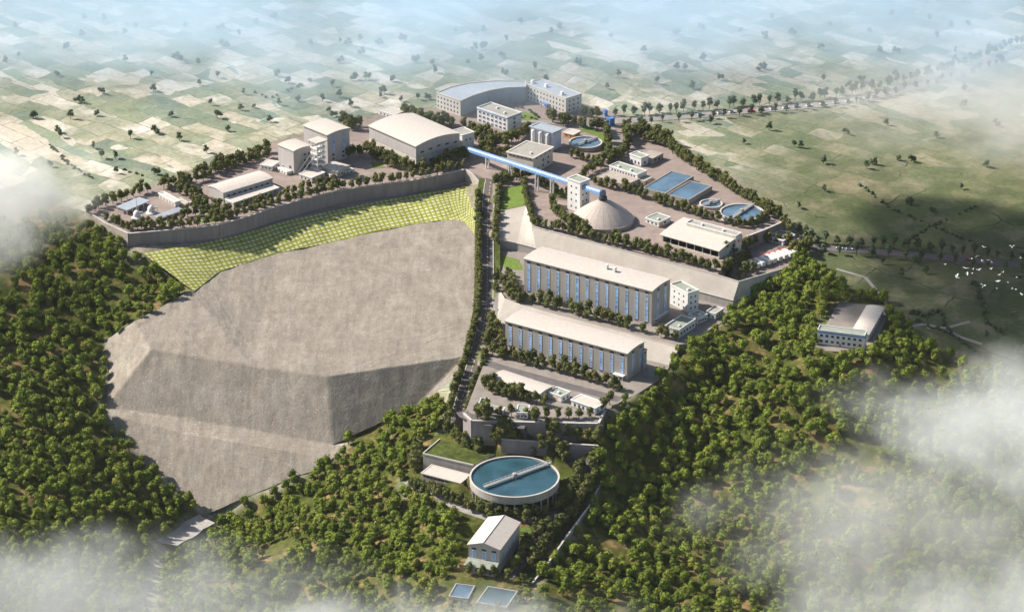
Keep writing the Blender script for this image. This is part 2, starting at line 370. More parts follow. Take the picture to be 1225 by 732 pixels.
for j, i in zip(*np.nonzero(near)):
    und[j, i] = noise.noise(Vector((XX[j, i] * .016, YY[j, i] * .016, 0))) * 3.2 + noise.noise(Vector((XX[j, i] * .05, YY[j, i] * .05, 3))) * 1.0
FB = FM.astype(float)
for _ in range(4): FB[1:-1, 1:-1] = (FB[1:-1, 1:-1] * 2 + FB[:-2, 1:-1] + FB[2:, 1:-1] + FB[1:-1, :-2] + FB[1:-1, 2:]) / 6
ZZ = ZZ + und * FB * FM
# far hills beyond the frame, so that the land does not end flat
far = np.clip((np.hypot(XX, YY) - 3500) / 6000, 0, 1)
ZZ = ZZ * (1 - far)
# the ground lies under the heap and the lattice slope
heap_poly = [(HW[k].x, HW[k].y) for k in HB]
hv = [Vector((HW[k].x, HW[k].y)) for k in HEAP]; hk = list(HEAP); hi = {k: i for i, k in enumerate(hk)}
for fl_, zf_ in (([(500, 542), (566, 560), (598, 542), (524, 522)], -47.5), ([(496, 566), (552, 586), (572, 570), (505, 548)], -54.7), ([(548, 640), (560, 690), (605, 695), (628, 650), (600, 640)], -62.2), ([(536, 716), (575, 728), (612, 728), (622, 704), (560, 696)], -63.6), ([(555, 590), (570, 612), (620, 618), (665, 605), (678, 575), (640, 552), (580, 555)], -52.5)):
    fp_ = [(p.x, p.y) for p in poly3(fl_, zf_)]; ZZ = np.where(inpoly_np(XX, YY, fp_), np.minimum(ZZ, zf_), ZZ)
EMB = [(597, 252, -6), (629, 246, -3), (637, 271, 0), (770, 303, 0), (858, 329, 0), (885, 342, -9), (944, 319.5, -9), (938, 340, -16), (877, 359.5, -13), (770, 331.5, -12), (645, 300, -11.6), (620, 293, -11.3), (595, 287, -11)]
EP = [(p.x, p.y) for p in poly3(EMB)]; ZZ = np.where(inpoly_np(XX, YY, EP), np.minimum(ZZ, -17), ZZ)
LP_ = [(p.x, p.y) for p in poly3([(604, 227, -2), (627, 221, 0), (630, 245, -3), (598, 251, -6)])]; ZZ = np.where(inpoly_np(XX, YY, LP_), np.minimum(ZZ, -8), ZZ)
hedges = [(hi[HB[i]], hi[HB[(i + 1) % len(HB)]]) for i in range(len(HB))] + [(hi[a], hi[b]) for a, b in HCON]
cv, ce, cf, ov, oe, of = delaunay_2d_cdt(hv, hedges, [], 1, 1e-4)
cz = []
for i, o in enumerate(ov): cz.append(HW[hk[o[0]]].z if o else -50)
def heap_z(X, Y):
    out = np.full(X.shape, np.nan)
    for t in cf:
        a, b, c = t[:3]
        for tri in ([t[0], t[k], t[k + 1]] for k in range(1, len(t) - 1)):
            (x0, y0), (x1, y1), (x2, y2) = (cv[i] for i in tri)
            D = (y1 - y2) * (x0 - x2) + (x2 - x1) * (y0 - y2)
            if abs(D) < 1e-9: continue
            u = ((y1 - y2) * (X - x2) + (x2 - x1) * (Y - y2)) / D; v = ((y2 - y0) * (X - x2) + (x0 - x2) * (Y - y2)) / D; w = 1 - u - v
            m = (u >= -1e-6) & (v >= -1e-6) & (w >= -1e-6)
            out = np.where(m, u * cz[tri[0]] + v * cz[tri[1]] + w * cz[tri[2]], out)
    return out
hin = inpoly_np(XX, YY, heap_poly); hd = dist_np(XX, YY, heap_poly)
hz = heap_z(XX, YY)
ZZ = np.where(hin & ~np.isnan(hz), np.minimum(ZZ, hz - np.clip(hd * .4, .3, 3)), ZZ)
slope_poly = [(p.x, p.y) for p in poly3(GT) + poly3(GB)[::-1]]
gin = inpoly_np(XX, YY, slope_poly); gd = dist_np(XX, YY, slope_poly)
ZZ = np.where(gin, ZZ - np.clip(gd * .3, .6, 4), ZZ)
def HT(x, y):
    i = min(max(np.searchsorted(GX, x) - 1, 0), len(GX) - 2); j = min(max(np.searchsorted(GY, y) - 1, 0), len(GY) - 2)
    u = (x - GX[i]) / (GX[i + 1] - GX[i]); v = (y - GY[j]) / (GY[j + 1] - GY[j])
    return float((ZZ[j, i] * (1 - u) + ZZ[j, i + 1] * u) * (1 - v) + (ZZ[j + 1, i] * (1 - u) + ZZ[j + 1, i + 1] * u) * v)
def H(x, y):
    z = HT(x, y)
    for k, (pz, poly) in PLW.items():
        if inpoly(x, y, poly): z = max(z, pz)
    return z
def G(px, py, lift=0.0):
    """the ground under a picture point: first meeting of its ray with the ground"""
    lo = 40.0
    z = lo; p = P(px, py, z); step = 1.0
    while z > -130:
        p = P(px, py, z)
        if H(p.x, p.y) >= z: break
        z -= step
    a, b = z, z + step
    for _ in range(12):
        m = (a + b) / 2; p = P(px, py, m)
        if H(p.x, p.y) >= m: a = m
        else: b = m
    p = P(px, py, a + lift); p.z = H(p.x, p.y); return p
# ------------------------------------------------------------------ the ground sheet
ny, nx = XX.shape
me = bpy.data.meshes.new('ground')
co = np.stack([XX, YY, ZZ], -1).reshape(-1, 3).astype(np.float32)
idx = np.arange(ny * nx).reshape(ny, nx)
fa = np.stack([idx[:-1, :-1], idx[:-1, 1:], idx[1:, 1:], idx[1:, :-1]], -1).reshape(-1, 4)
me.from_pydata(co.tolist(), [], fa.tolist())
me.polygons.foreach_set('use_smooth', np.ones(len(fa), bool))
zone = np.zeros((ny, nx, 4), np.float32); zone[..., 3] = 1
FS = FM.astype(float)
for _ in range(2): FS[1:-1, 1:-1] = (FS[1:-1, 1:-1] * 2 + FS[:-2, 1:-1] + FS[2:, 1:-1] + FS[1:-1, :-2] + FS[1:-1, 2:]) / 6
zone[..., 0] = FS
bare = [[(100, 250), (160, 280), (230, 293), (340, 262), (560, 214), (590, 225), (565, 350), (545, 450), (530, 525), (700, 520), (745, 483), (810, 440), (890, 360), (950, 310), (945, 262), (870, 205), (760, 140), (640, 112), (420, 142), (330, 168)],
        [(150, 270), (160, 315), (240, 355), (560, 300), (590, 240), (557, 210)], [(170, 610), (246, 612), (262, 622), (205, 665), (150, 680)], [(110, 395), (250, 340), (260, 500), (110, 500)]]
FS = np.maximum(FS, inpoly_np(pxg, pyg, [(480, 560), (500, 520), (545, 515), (560, 500), (720, 505), (730, 520), (715, 580), (640, 700), (620, 735), (520, 735), (540, 650), (540, 612), (495, 600)])); zone[..., 0] = FS
bm_ = np.zeros(XX.shape, bool)
for b_ in bare: bm_ |= inpoly_np(pxg, pyg, b_)
zone[..., 1] = bm_ & ~(FS > .5)
meadow = np.clip((XX - 90) / 130, 0, 1) * np.clip((560 - YY) / 350, 0, 1)
zone[..., 2] = meadow
at = me.color_attributes.new('zone', 'FLOAT_COLOR', 'POINT'); at.data.foreach_set('color', zone.ravel())
gm, nt, b = newmat('land')
za = N(nt, 'ShaderNodeVertexColor', layer_name='zone'); sp = N(nt, 'ShaderNodeSeparateColor'); nt.links.new(za.outputs[0], sp.inputs[0])
zr, zg, zb = sp.outputs
p_ = pos(nt)
wn = noise_n(nt, p_, .012, 3, .6, 'Color')
wsub = N(nt, 'ShaderNodeVectorMath', operation='SUBTRACT'); nt.links.new(wn, wsub.inputs[0]); wsub.inputs[1].default_value = (.5, .5, .5)
def fields(scale_w, scale_h, ang, warp, offs, mort):
    w = vmul(nt, wsub.outputs[0], (warp, warp, 0)); ad = N(nt, 'ShaderNodeVectorMath', operation='ADD'); nt.links.new(p_, ad.inputs[0]); nt.links.new(w, ad.inputs[1])
    mp = N(nt, 'ShaderNodeMapping'); nt.links.new(ad.outputs[0], mp.inputs[0]); mp.inputs['Rotation'].default_value = (0, 0, R(ang)); mp.inputs['Location'].default_value = offs
    fl = vmul(nt, mp.outputs[0], (1, 1, 0))
    br = N(nt, 'ShaderNodeTexBrick', offset=.37, offset_frequency=2, squash=1.6, squash_frequency=3); nt.links.new(fl, br.inputs['Vector'])
    br.inputs['Color1'].default_value = (0, 0, 0, 1); br.inputs['Color2'].default_value = (1, 1, 1, 1); br.inputs['Mortar'].default_value = (.5, .5, .5, 1)
    br.inputs['Scale'].default_value = 1; br.inputs['Brick Width'].default_value = scale_w; br.inputs['Row Height'].default_value = scale_h; br.inputs['Mortar Size'].default_value = mort
    br.inputs['Mortar Smooth'].default_value = .3; br.inputs['Bias'].default_value = 0
    return br.outputs['Color'], br.outputs['Fac']
c1, m1 = fields(25, 18, 42, 22, (3, 8, 0), .4)
c3, m3 = fields(47, 11, 49, 30, (13, 28, 0), .3)
c2, m2 = fields(66, 46, 37, 60, (20, 5, 0), .6)
crop = ramp(nt, c1, [(0, (.55, .48, .39)), (.2, (.20, .24, .17)), (.34, (.62, .56, .48)), (.5, (.27, .30, .21)), (.64, (.46, .41, .32)), (.78, (.175, .215, .165)), (.9, (.66, .60, .53))], 'CONSTANT')
meadowc = ramp(nt, c2, [(0, (.15, .185, .062)), (.25, (.105, .145, .048)), (.45, (.20, .205, .085)), (.62, (.09, .125, .045)), (.8, (.30, .25, .14)), (.9, (.13, .165, .06))], 'CONSTANT')
fine = noise_n(nt, p_, .28, 5, .65); mid = noise_n(nt, p_, .045, 4, .6); wild = noise_n(nt, p_, .02, 4, .65)
grassland = ramp(nt, mid, [(.25, (.15, .175, .11)), (.5, (.245, .26, .17)), (.75, (.42, .385, .28))])
crop = mix(nt, crop, ramp(nt, noise_n(nt, p_, .11, 5, .7), [(.3, .72), (.7, 1.2)]), .9, 'MULTIPLY')
cropm = mix(nt, crop, grassland, math_n(nt, 'MULTIPLY', ramp(nt, wild, [(.42, 0.0), (.56, 1.0)]), .8))
hedge = (.045, .068, .03)
brk = ramp(nt, noise_n(nt, p_, .09, 2), [(.42, 0.0), (.55, 1.0)])
crop3 = ramp(nt, c3, [(0, (.52, .46, .37)), (.3, (.24, .28, .19)), (.5, (.60, .54, .46)), (.7, (.34, .34, .24)), (.85, (.20, .26, .21))], 'CONSTANT')
cropm = mix(nt, cropm, crop3, math_n(nt, 'MULTIPLY', math_n(nt, 'GREATER_THAN', noise_n(nt, p_, .011, 2), .54), .85))
cropm = mix(nt, cropm, hedge, math_n(nt, 'MULTIPLY', m1, math_n(nt, 'MULTIPLY', brk, .8)))
mead = mix(nt, meadowc, ramp(nt, mid, [(.25, (.075, .095, .045)), (.5, (.12, .135, .068)), (.62, (.215, .20, .12)), (.78, (.33, .29, .19))]), ramp(nt, wild, [(.35, .35), (.6, .95)]))
mead = mix(nt, mead, hedge, math_n(nt, 'MULTIPLY', m2, brk))
mead = mix(nt, mead, (.80, .80, .80), 1.0, 'MULTIPLY')
farm = mix(nt, cropm, mead, zb)
farm = mix(nt, farm, (.5, .5, .5), 0.0)
farm = mix(nt, farm, ramp(nt, fine, [(.3, .55), (.7, 1.35)]), .45, 'MULTIPLY')
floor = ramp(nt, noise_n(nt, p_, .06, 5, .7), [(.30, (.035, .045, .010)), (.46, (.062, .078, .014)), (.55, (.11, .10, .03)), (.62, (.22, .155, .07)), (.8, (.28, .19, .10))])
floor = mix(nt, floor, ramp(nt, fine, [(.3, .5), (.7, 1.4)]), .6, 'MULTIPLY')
soil = ramp(nt, fine, [(.3, (.20, .16, .125)), (.7, (.34, .29, .25))])
soil = mix(nt, soil, (.10, .13, .035), ramp(nt, mid, [(.45, 0.0), (.6, .8)]))
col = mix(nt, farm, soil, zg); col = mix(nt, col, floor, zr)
nt.links.new(col, b.inputs['Base Color']); b.inputs['Roughness'].default_value = .95; b.inputs['Specular IOR Level'].default_value = .1
bn = N(nt, 'ShaderNodeBump'); bn.inputs['Strength'].default_value = .5; bn.inputs['Distance'].default_value = .8
nt.links.new(fine, bn.inputs['Height']); nt.links.new(bn.outputs[0], b.inputs['Normal'])
me.materials.append(gm); me.update()
go = bpy.data.objects.new('ground', me); COL.objects.link(go); struct(go)
# ------------------------------------------------------------------ tailings heap
hm, nt, b = newmat('crushed_tailings')
p_ = pos(nt)
n1 = noise_n(nt, p_, .7, 4, .7); n2 = noise_n(nt, p_, .05, 4, .65); n3 = noise_n(nt, p_, .18, 5, .7)
c = ramp(nt, n2, [(.3, (.325, .288, .25)), (.5, (.36, .32, .278)), (.7, (.40, .365, .322))])
c = mix(nt, c, ramp(nt, n1, [(.25, .62), (.5, 1.0), (.72, 1.18)]), .7, 'MULTIPLY')
c = mix(nt, c, ramp(nt, n3, [(.3, .8), (.7, 1.12)]), .8, 'MULTIPLY')
sp_ = N(nt, 'ShaderNodeTexVoronoi'); nt.links.new(p_, sp_.inputs['Vector']); sp_.inputs['Scale'].default_value = .42
c = mix(nt, c, (.62, .58, .53), math_n(nt, 'MULTIPLY', ramp(nt, sp_.outputs['Distance'], [(.10, 1.0), (.2, 0.0)]), math_n(nt, 'GREATER_THAN', noise_n(nt, p_, .11, 3), .56)))
rill = noise_n(nt, vmul(nt, p_, (.5, .09, .09)), .5, 4, .65)
c = mix(nt, c, ramp(nt, rill, [(.3, .74), (.7, 1.12)]), .8, 'MULTIPLY')
c = mix(nt, c, (.80, .79, .765), 1.0, 'MULTIPLY')
nt.links.new(c, b.inputs['Base Color']); b.inputs['Roughness'].default_value = .95; b.inputs['Specular IOR Level'].default_value = .1
bn = N(nt, 'ShaderNodeBump'); bn.inputs['Strength'].default_value = .45; bn.inputs['Distance'].default_value = .9
nt.links.new(n1, bn.inputs['Height']); nt.links.new(bn.outputs[0], b.inputs['Normal'])
hb = MB(); n_s = 34; vid = {}
def hp(x, y, z):
    k = (round(x, 2), round(y, 2))
    if k not in vid:
        d = noise.noise(Vector((x * .05, y * .05, 0))) * .9 + noise.noise(Vector((x * .15, y * .15, 5))) * .55 + noise.noise(Vector((x * .45, y * .45, 9))) * .35
        d += .5 * noise.noise(Vector((x * .09, y * .02, 2)))
        vid[k] = len(hb.v); hb.v.append((x, y, z + d * .6))
    return vid[k]
for t in cf:
    for tri in ([t[0], t[k], t[k + 1]] for k in range(1, len(t) - 1)):
        q = [Vector((cv[i].x, cv[i].y, cz[i])) for i in tri]
        grid = {}
        for i in range(n_s + 1):
            for j in range(n_s + 1 - i):
                w = q[0] * ((n_s - i - j) / n_s) + q[1] * (i / n_s) + q[2] * (j / n_s); grid[i, j] = hp(w.x, w.y, w.z)
        for i in range(n_s):
            for j in range(n_s - i):
                hb.f.append((grid[i, j], grid[i + 1, j], grid[i, j + 1])); hb.mi.append(0)
                if i + j < n_s - 1: hb.f.append((grid[i + 1, j], grid[i + 1, j + 1], grid[i, j + 1])); hb.mi.append(0)
ho = hb.build('tailings_heap', hm, smooth=True); struct(ho)
# ------------------------------------------------------------------ lattice slope of planted concrete frames
def resample(l, n):
    l = [Vector(p) for p in l]; d = [0]
    for a, c in zip(l, l[1:]): d.append(d[-1] + (c - a).length)
    out = []; k = 0
    for i in range(n):
        s = d[-1] * i / (n - 1)
        while k < len(l) - 2 and s > d[k + 1]: k += 1
        out.append(l[k].lerp(l[k + 1], min(1, (s - d[k]) / max(1e-6, d[k + 1] - d[k]))))
    return out
gt = resample(poly3(GT), 110); gb = resample(poly3(GB), 110)
lm, nt, b = newmat('planted_lattice')
uvn = N(nt, 'ShaderNodeUVMap'); sx = N(nt, 'ShaderNodeSeparateXYZ'); nt.links.new(uvn.outputs[0], sx.inputs[0])
vv = math_n(nt, 'DIVIDE', sx.outputs[1], 4.1); row = math_n(nt, 'FLOOR', vv)
uu = math_n(nt, 'ADD', math_n(nt, 'DIVIDE', sx.outputs[0], 3.9), math_n(nt, 'MULTIPLY', row, .22))
fu = math_n(nt, 'FRACT', uu); fv = math_n(nt, 'FRACT', vv)
cell = math_n(nt, 'MULTIPLY', math_n(nt, 'LESS_THAN', math_n(nt, 'ABSOLUTE', math_n(nt, 'SUBTRACT', fu, .5)), .32), math_n(nt, 'LESS_THAN', math_n(nt, 'ABSOLUTE', math_n(nt, 'SUBTRACT', fv, .5)), .29))
nz = noise_n(nt, pos(nt), .35, 4)
gcol = ramp(nt, nz, [(.3, (.15, .19, .018)), (.5, (.24, .27, .03)), (.7, (.32, .33, .055))])
ccol = ramp(nt, nz, [(.3, (.46, .44, .25)), (.7, (.64, .60, .42))])
patch = ramp(nt, noise_n(nt, pos(nt), .055, 4, .65), [(.3, .72), (.7, 1.05)])
nt.links.new(mix(nt, mix(nt, gcol, ccol, math_n(nt, 'MULTIPLY', cell, ramp(nt, noise_n(nt, pos(nt), .12, 3), [(.3, .55), (.5, 1.0)]))), patch, 1.0, 'MULTIPLY'), b.inputs['Base Color']); b.inputs['Roughness'].default_value = .9; b.inputs['Specular IOR Level'].default_value = .1
bn = N(nt, 'ShaderNodeBump'); bn.inputs['Strength'].default_value = .6; bn.inputs['Distance'].default_value = .5
nt.links.new(math_n(nt, 'ADD', math_n(nt, 'MULTIPLY', cell, -.5), nz), bn.inputs['Height']); nt.links.new(bn.outputs[0], b.inputs['Normal'])
lb = MB(); uvs = []; ns = 10
L_ = [0]
for a, c in zip(gt, gt[1:]): L_.append(L_[-1] + (c - a).length)
for i in range(110):
    for j in range(ns + 1):
        t = j / ns; p = gt[i].lerp(gb[i], t)
        p.z += .25 + noise.noise(Vector((p.x * .04, p.y * .04, 1))) * .8 * math.sin(t * math.pi)
        lb.v.append(tuple(p)); uvs.append((L_[i], (gt[i] - gb[i]).length * t))
for i in range(109):
    for j in range(ns):
        a = i * (ns + 1) + j; lb.f.append((a, a + 1, a + ns + 2, a + ns + 1)); lb.mi.append(0)
lo_ = lb.build('grass_slope', lm, smooth=True); struct(lo_)
uvl = lo_.data.uv_layers.new(name='uv')
for lp in lo_.data.loops: uvl.data[lp.index].uv = uvs[lp.vertex_index]
# ------------------------------------------------------------------ draped sheets: roads, paths, lawns
def ribbon(name, line, width, m, lift=.3, step=3.0, flat=None, kind='structure'):
    """strip following a line of world points over the ground"""
    n = max(2, int(sum((Vector(b) - Vector(a)).length for a, b in zip(line, line[1:])) / step) + 1)
    l = resample(line, n); mb = MB(); nw = 4
    for i, p in enumerate(l):
        d = (l[min(i + 1, n - 1)] - l[max(i - 1, 0)]); d.z = 0; d.normalize(); s = Vector((-d.y, d.x, 0))
        zc = max(H(*(p + s * width * (k / nw - .5)).xy) for k in range(nw + 1)) if flat is None else None
        for k in range(nw + 1):
            q = p + s * width * (k / nw - .5)
            z = (max(H(q.x, q.y), zc - 1.2) + lift) if flat is None else (p.z + lift)
            mb.v.append((q.x, q.y, z))
    for i in range(n - 1):
        for k in range(nw):
            a = i * (nw + 1) + k; mb.f.append((a, a + nw + 1, a + nw + 2, a + 1)); mb.mi.append(0)
    return struct(mb.build(name, m), kind)
def sheet(name, poly, m, lift=.05, thick=.0, kind='structure'):
    """flat polygon from 3-D corners, with a thickness below it"""
    poly = [Vector(p) for p in poly]; mb = MB()
    if thick: mb.prism([(p.x, p.y) for p in poly], [p.z + lift - thick for p in poly], [p.z + lift for p in poly])
    else: mb.quad(*[(p.x, p.y, p.z + lift) for p in poly])
    return struct(mb.build(name, m), kind)
for k, (z, poly) in PLW.items():
    o = MB().prism(poly, z - 17, z).build('terrace', 'yard' if k in ('site', 'truck') else 'greyyard'); struct(o)
AW = poly3(AVE)
ave = ribbon('avenue_road', AW, 8.0, 'asphalt', .35, flat=1)
# painted centre dashes and edge kerbs of the avenue
mb = MB(); al = resample(AW, 130)
for i in range(0, 128, 2):
    p, q = al[i], al[i + 1]; d = (q - p).normalized(); s = Vector((-d.y, d.x, 0)) * .22
    mb.quad(p - s + Vector((0, 0, .37)), q - s + Vector((0, 0, .37)), q + s + Vector((0, 0, .37)), p + s + Vector((0, 0, .37)))
dm = mat('yellow_road_paint', (.70, .48, .10), .8, .1, .6)
struct(mb.build('road_marking', dm))
for sgn in (-1, 1):
    mb = MB()
    for i in range(129):
        p, q = al[i], al[i + 1]; d = (q - p).normalized(); s = Vector((-d.y, d.x, 0)) * sgn
        mb.beam(p + s * 4.3 + Vector((0, 0, .35)), q + s * 4.3 + Vector((0, 0, .35)), .5, .5)
    struct(mb.build('kerb', 'kerb'))
    ribbon('verge', [p + Vector((-(q - p).normalized().y, (q - p).normalized().x, 0)) * sgn * 6.9 for p, q in zip(al, al[1:])], 4.8, 'bank', .25, flat=1)
def g2(l): return [G(*p) for p in l]
ribbon('tank_road', g2([(549, 520), (556, 530), (585, 536), (640, 543), (680, 548), (699, 556), (704, 570), (697, 588), (680, 606), (660, 624), (645, 645), (625, 672), (606, 692)]), 7.5, 'asphalt', .3)
ribbon('tank_path', g2([(486, 576), (505, 590), (530, 601), (560, 612), (590, 622), (640, 622)]), 5.0, 'paleroad', .3)
ribbon('yard_road', [P(x, y, -25) for x, y in [(578, 432), (600, 440), (650, 453.5), (700, 467), (742, 478)]], 8, 'asphalt', .06, flat=1)
ribbon('highway', g2([(700, 150), (760, 144), (820, 140), (880, 134.5), (950, 129), (1000, 124), (1060, 114), (1120, 98), (1180, 78), (1240, 55), (1320, 25)]), 11, 'paleroad', .35, step=8)
ribbon('side_road', g2([(700, 150), (690, 152), (650, 146), (610, 146)]), 6, 'paleroad', .35)
ribbon('country_road', g2([(930, 295), (960, 296.5), (1000, 298), (1050, 301.5), (1100, 306), (1160, 312), (1225, 318), (1330, 328)]), 9, 'asphalt', .35)
for l in ([(1085, 392), (1105, 388), (1130, 393), (1160, 385)], [(1130, 393), (1150, 404), (1175, 412)], [(1000, 322), (1035, 332), (1052, 352), (1063, 366)], [(880, 135), (905, 128), (925, 120), (960, 122)]):
    ribbon('farm_track', g2(l), 2.6, 'paleroad', .25)
ribbon('gate_road', g2([(727, 152), (738, 165), (741, 178), (735, 192)]), 9, 'paleroad', .25)
ribbon('wall_path', [P(x, y, z) for x, y, z in [(156, 299, -9.9), (225, 292.5, -10.1), (280, 280, -10.4), (340, 262.5, -10.7), (440, 241, -10.5), (500, 230, -10.1), (557, 219, -8.6), (578, 224, -6)]], 7, 'yard', .3, flat=1)
sheet('lawn', poly3([(602, 227, -2), (627.5, 221, 0), (630, 246, -3), (596, 252.5, -6)]), 'lawn', .2, 9)
sheet('lawn', poly3([(592, 303), (621, 311), (626, 323), (606, 322), (595, 313)], -18), 'lawn', .12, .3)
sheet('lawn', poly3([(443, 194), (456, 196), (462, 201), (447, 202)], 0), 'lawn', .1, .2)
sheet('lawn', poly3([(665, 229), (678, 229), (677, 237), (662, 236)], 0), 'lawn', .1, .2)
sheet('lawn', poly3([(233, 258), (262, 256), (262, 265), (233, 268)], 0), 'lawn', .1, .2)
sheet('lawn', poly3([(680, 160), (705, 152), (722, 160), (728, 184), (722, 184), (716, 164), (700, 158)], 0), 'lawn', .1, .2)
sheet('lawn', poly3([(612, 141), (628, 134), (646, 140), (640, 147), (620, 147)], 0), 'lawn', .1, .2)
sheet('lawn', [G(*p) for p in [(622, 631), (641, 632), (640, 642), (622, 641)]], 'lawn', .35, .6)
p_apron = sheet('concrete_apron', poly3([(597, 345, -17.9), (604, 357, -17.9), (622, 364, -17.9), (809, 413, -17.9), (812, 417, -19.5), (801, 437.5, -24.9), (700, 412, -24.9), (604, 390, -24.9), (595, 381, -23), (590, 365, -20)]), 'palecon', .12, 6)
ribbon('concrete_apron', g2([(248, 624), (232, 632), (214, 646), (200, 656)]), 15, 'concrete', .3)
# ------------------------------------------------------------------ buildings
class B:
    """a building frame: origin at the near base corner, x along the wall that runs away to the right, y along the other near wall"""
    def __init__(s, name, label, cat, A, Bp, C, h, at='roof', z=None, group=None):
        lift = h if at == 'roof' else 0.0
        zz = z
        if zz is None:
            zz = 0.0
            for _ in range(8):
                p = P(*Bp, zz + lift); zz = .5 * zz + .5 * H(p.x, p.y)
            p = P(*Bp, zz + lift); zz = H(p.x, p.y)
        a, b, c = (P(*q, zz + lift) for q in (A, Bp, C))
        u, v = a - b, c - b                          # the longer side fixes the direction, the other is squared to it
        if u.length >= v.length: u.normalize(); v = Vector((u.y, -u.x, 0))
        else: v.normalize(); u = Vector((-v.y, v.x, 0))
        s.L = abs((a - b).dot(u)); s.W = abs((c - b).dot(v))
        s.h = h; s.z = zz
        s.root = empty(name, (b.x, b.y, zz), math.atan2(v.y, v.x), label, cat, group)
    def part(s, name, m, mb, parent=None, label=None):
        o = mb.build(name, m, parent or s.root)
        if label: o['label'] = label
        return o
    def fpt(s, face, a, z, out):
        W, L = s.W, s.L
        if face == 'y': return (-out, a, z)          # wall along y at x = 0
        if face == 'x': return (a, -out, z)          # wall along x at y = 0
        if face == 'Y': return (W + out, a, z)
        return (a, L + out, z)
    def fbox(s, mb, face, a0, a1, z0, z1, o0, o1):
        p = s.fpt(face, a0, z0, o0); q = s.fpt(face, a1, z1, o1)
        return mb.box(*(min(i, j) for i, j in zip(p, q)), *(max(i, j) for i, j in zip(p, q)))
    def win(s, face, a0, a1, z0, z1, m='darkwin', name='window', out=.08, frame=None, parent=None):
        mb = MB(); s.fbox(mb, face, a0, a1, z0, z1, -.15, out)
        o = mb.build(name, m, parent or s.root)
        if frame:
            f = MB(); t = .22
            for (b0, b1, c0, c1) in ((a0 - t, a1 + t, z0 - t, z0), (a0 - t, a1 + t, z1, z1 + t), (a0 - t, a0, z0, z1), (a1, a1 + t, z0, z1)):
                s.fbox(f, face, b0, b1, c0, c1, -.1, out + .16)
            f.build('frame', frame, o)
        return o
    def grid(s, face, n, rows, w, h, z0, dz, m='darkwin', m0=.06, frame=None, skip=()):
        Ln = s.L if face in 'yY' else s.W
        a = Ln * m0; st = (Ln - 2 * a) / n
        for r in range(rows):
            for k in range(n):
                if (r, k) in skip: continue
                c = a + st * (k + .5)
                s.win(face, c - w / 2, c + w / 2, z0 + r * dz, z0 + r * dz + h, m, frame=frame)
    def door(s, face, a0, a1, h, m='dark', name='door'):
        o = s.win(face, a0, a1, .05, h, m, name, .06); f = MB()
        s.fbox(f, face, a0 - .2, a0, .05, h + .2, -.05, .14); s.fbox(f, face, a1, a1 + .2, .05, h + .2, -.05, .14); s.fbox(f, face, a0, a1, h, h + .2, -.05, .14)
        f.build('frame', 'steel', o); return o
    def plinth(s, m='concrete', h=.8, out=.12):
        mb = MB(); mb.box(-out, -out, -1.5, s.W + out, s.L + out, h); s.part('plinth', m, mb)
    def walls(s, m, z0=0, z1=None, name='wall'):
        mb = MB(); mb.box(0, 0, z0 - .0, s.W, s.L, s.h if z1 is None else z1); return s.part(name, m, mb)
    def flatroof(s, m='roofgrey', par=.8, trim='white', over=.25, t=.35):
        """roof deck inside a parapet"""
        mb = MB(); mb.box(t, t, s.h - .3, s.W - t, s.L - t, s.h + .06)
        r = s.part('roof', m, mb)
        f = MB(); o = over
        f.box(-o, -o, s.h - .35, s.W + o, t, s.h + par); f.box(-o, s.L - t, s.h - .35, s.W + o, s.L + o, s.h + par)
        f.box(-o, t, s.h - .35, t, s.L - t, s.h + par); f.box(s.W - t, t, s.h - .35, s.W + o, s.L - t, s.h + par)
        s.part('parapet', trim, f); return r
    def archwalls(s, m, axis, rise, z0=0, name='wall', low=0.0, n=16):
        """walls whose end gables follow the arched roof; axis is the direction the ridge runs"""
        D = s.W if axis == 'y' else s.L
        prof = [(0, z0)] + [(D * k / n, s.h + rise * (1 - (2 * k / n - 1) ** 2) + low * (k / n)) for k in range(n + 1)] + [(D, z0)]
        mb = MB(); mb.extr(prof, axis, 0, s.L if axis == 'y' else s.W); return s.part(name, m, mb)
    def archroof(s, m, axis, rise, over=.9, t=.45, low=0.0, n=16, endover=.6):
        D = s.W if axis == 'y' else s.L; o = over / D
        f = lambda u: s.h + .03 + rise * (1 - (2 * u - 1) ** 2) + low * u
        us = [-o + (1 + 2 * o) * k / n for k in range(n + 1)]
        prof = [(D * u, f(u)) for u in us] + [(D * u, f(u) + t) for u in us[::-1]]
        mb = MB(); mb.extr(prof, axis, -endover, (s.L if axis == 'y' else s.W) + endover); r = s.part('roof', m, mb)
        g = MB()
        for uu in (us[0], us[-1]):
            x = D * uu; e = -.18 if uu < .5 else .18
            p = [(min(x, x + e), f(uu) - .12), (max(x, x + e), f(uu) - .12), (max(x, x + e), f(uu) + t + .04), (min(x, x + e), f(uu) + t + .04)]
            g.extr(p, axis, -endover, (s.L if axis == 'y' else s.W) + endover)
        g.build('gutter', 'panel', r); return r
    def units(s, spots, sz=(2.2, 1.6, 1.1), m='steel', name='roof_vent'):
        for (x, y) in spots:
            mb = MB(); mb.box(x, y, s.h + .05, x + sz[0], y + sz[1], s.h + sz[2]); mb.box(x + .2, y + .2, s.h + sz[2], x + sz[0] - .2, y + sz[1] - .2, s.h + sz[2] + .25); s.part(name, m, mb)

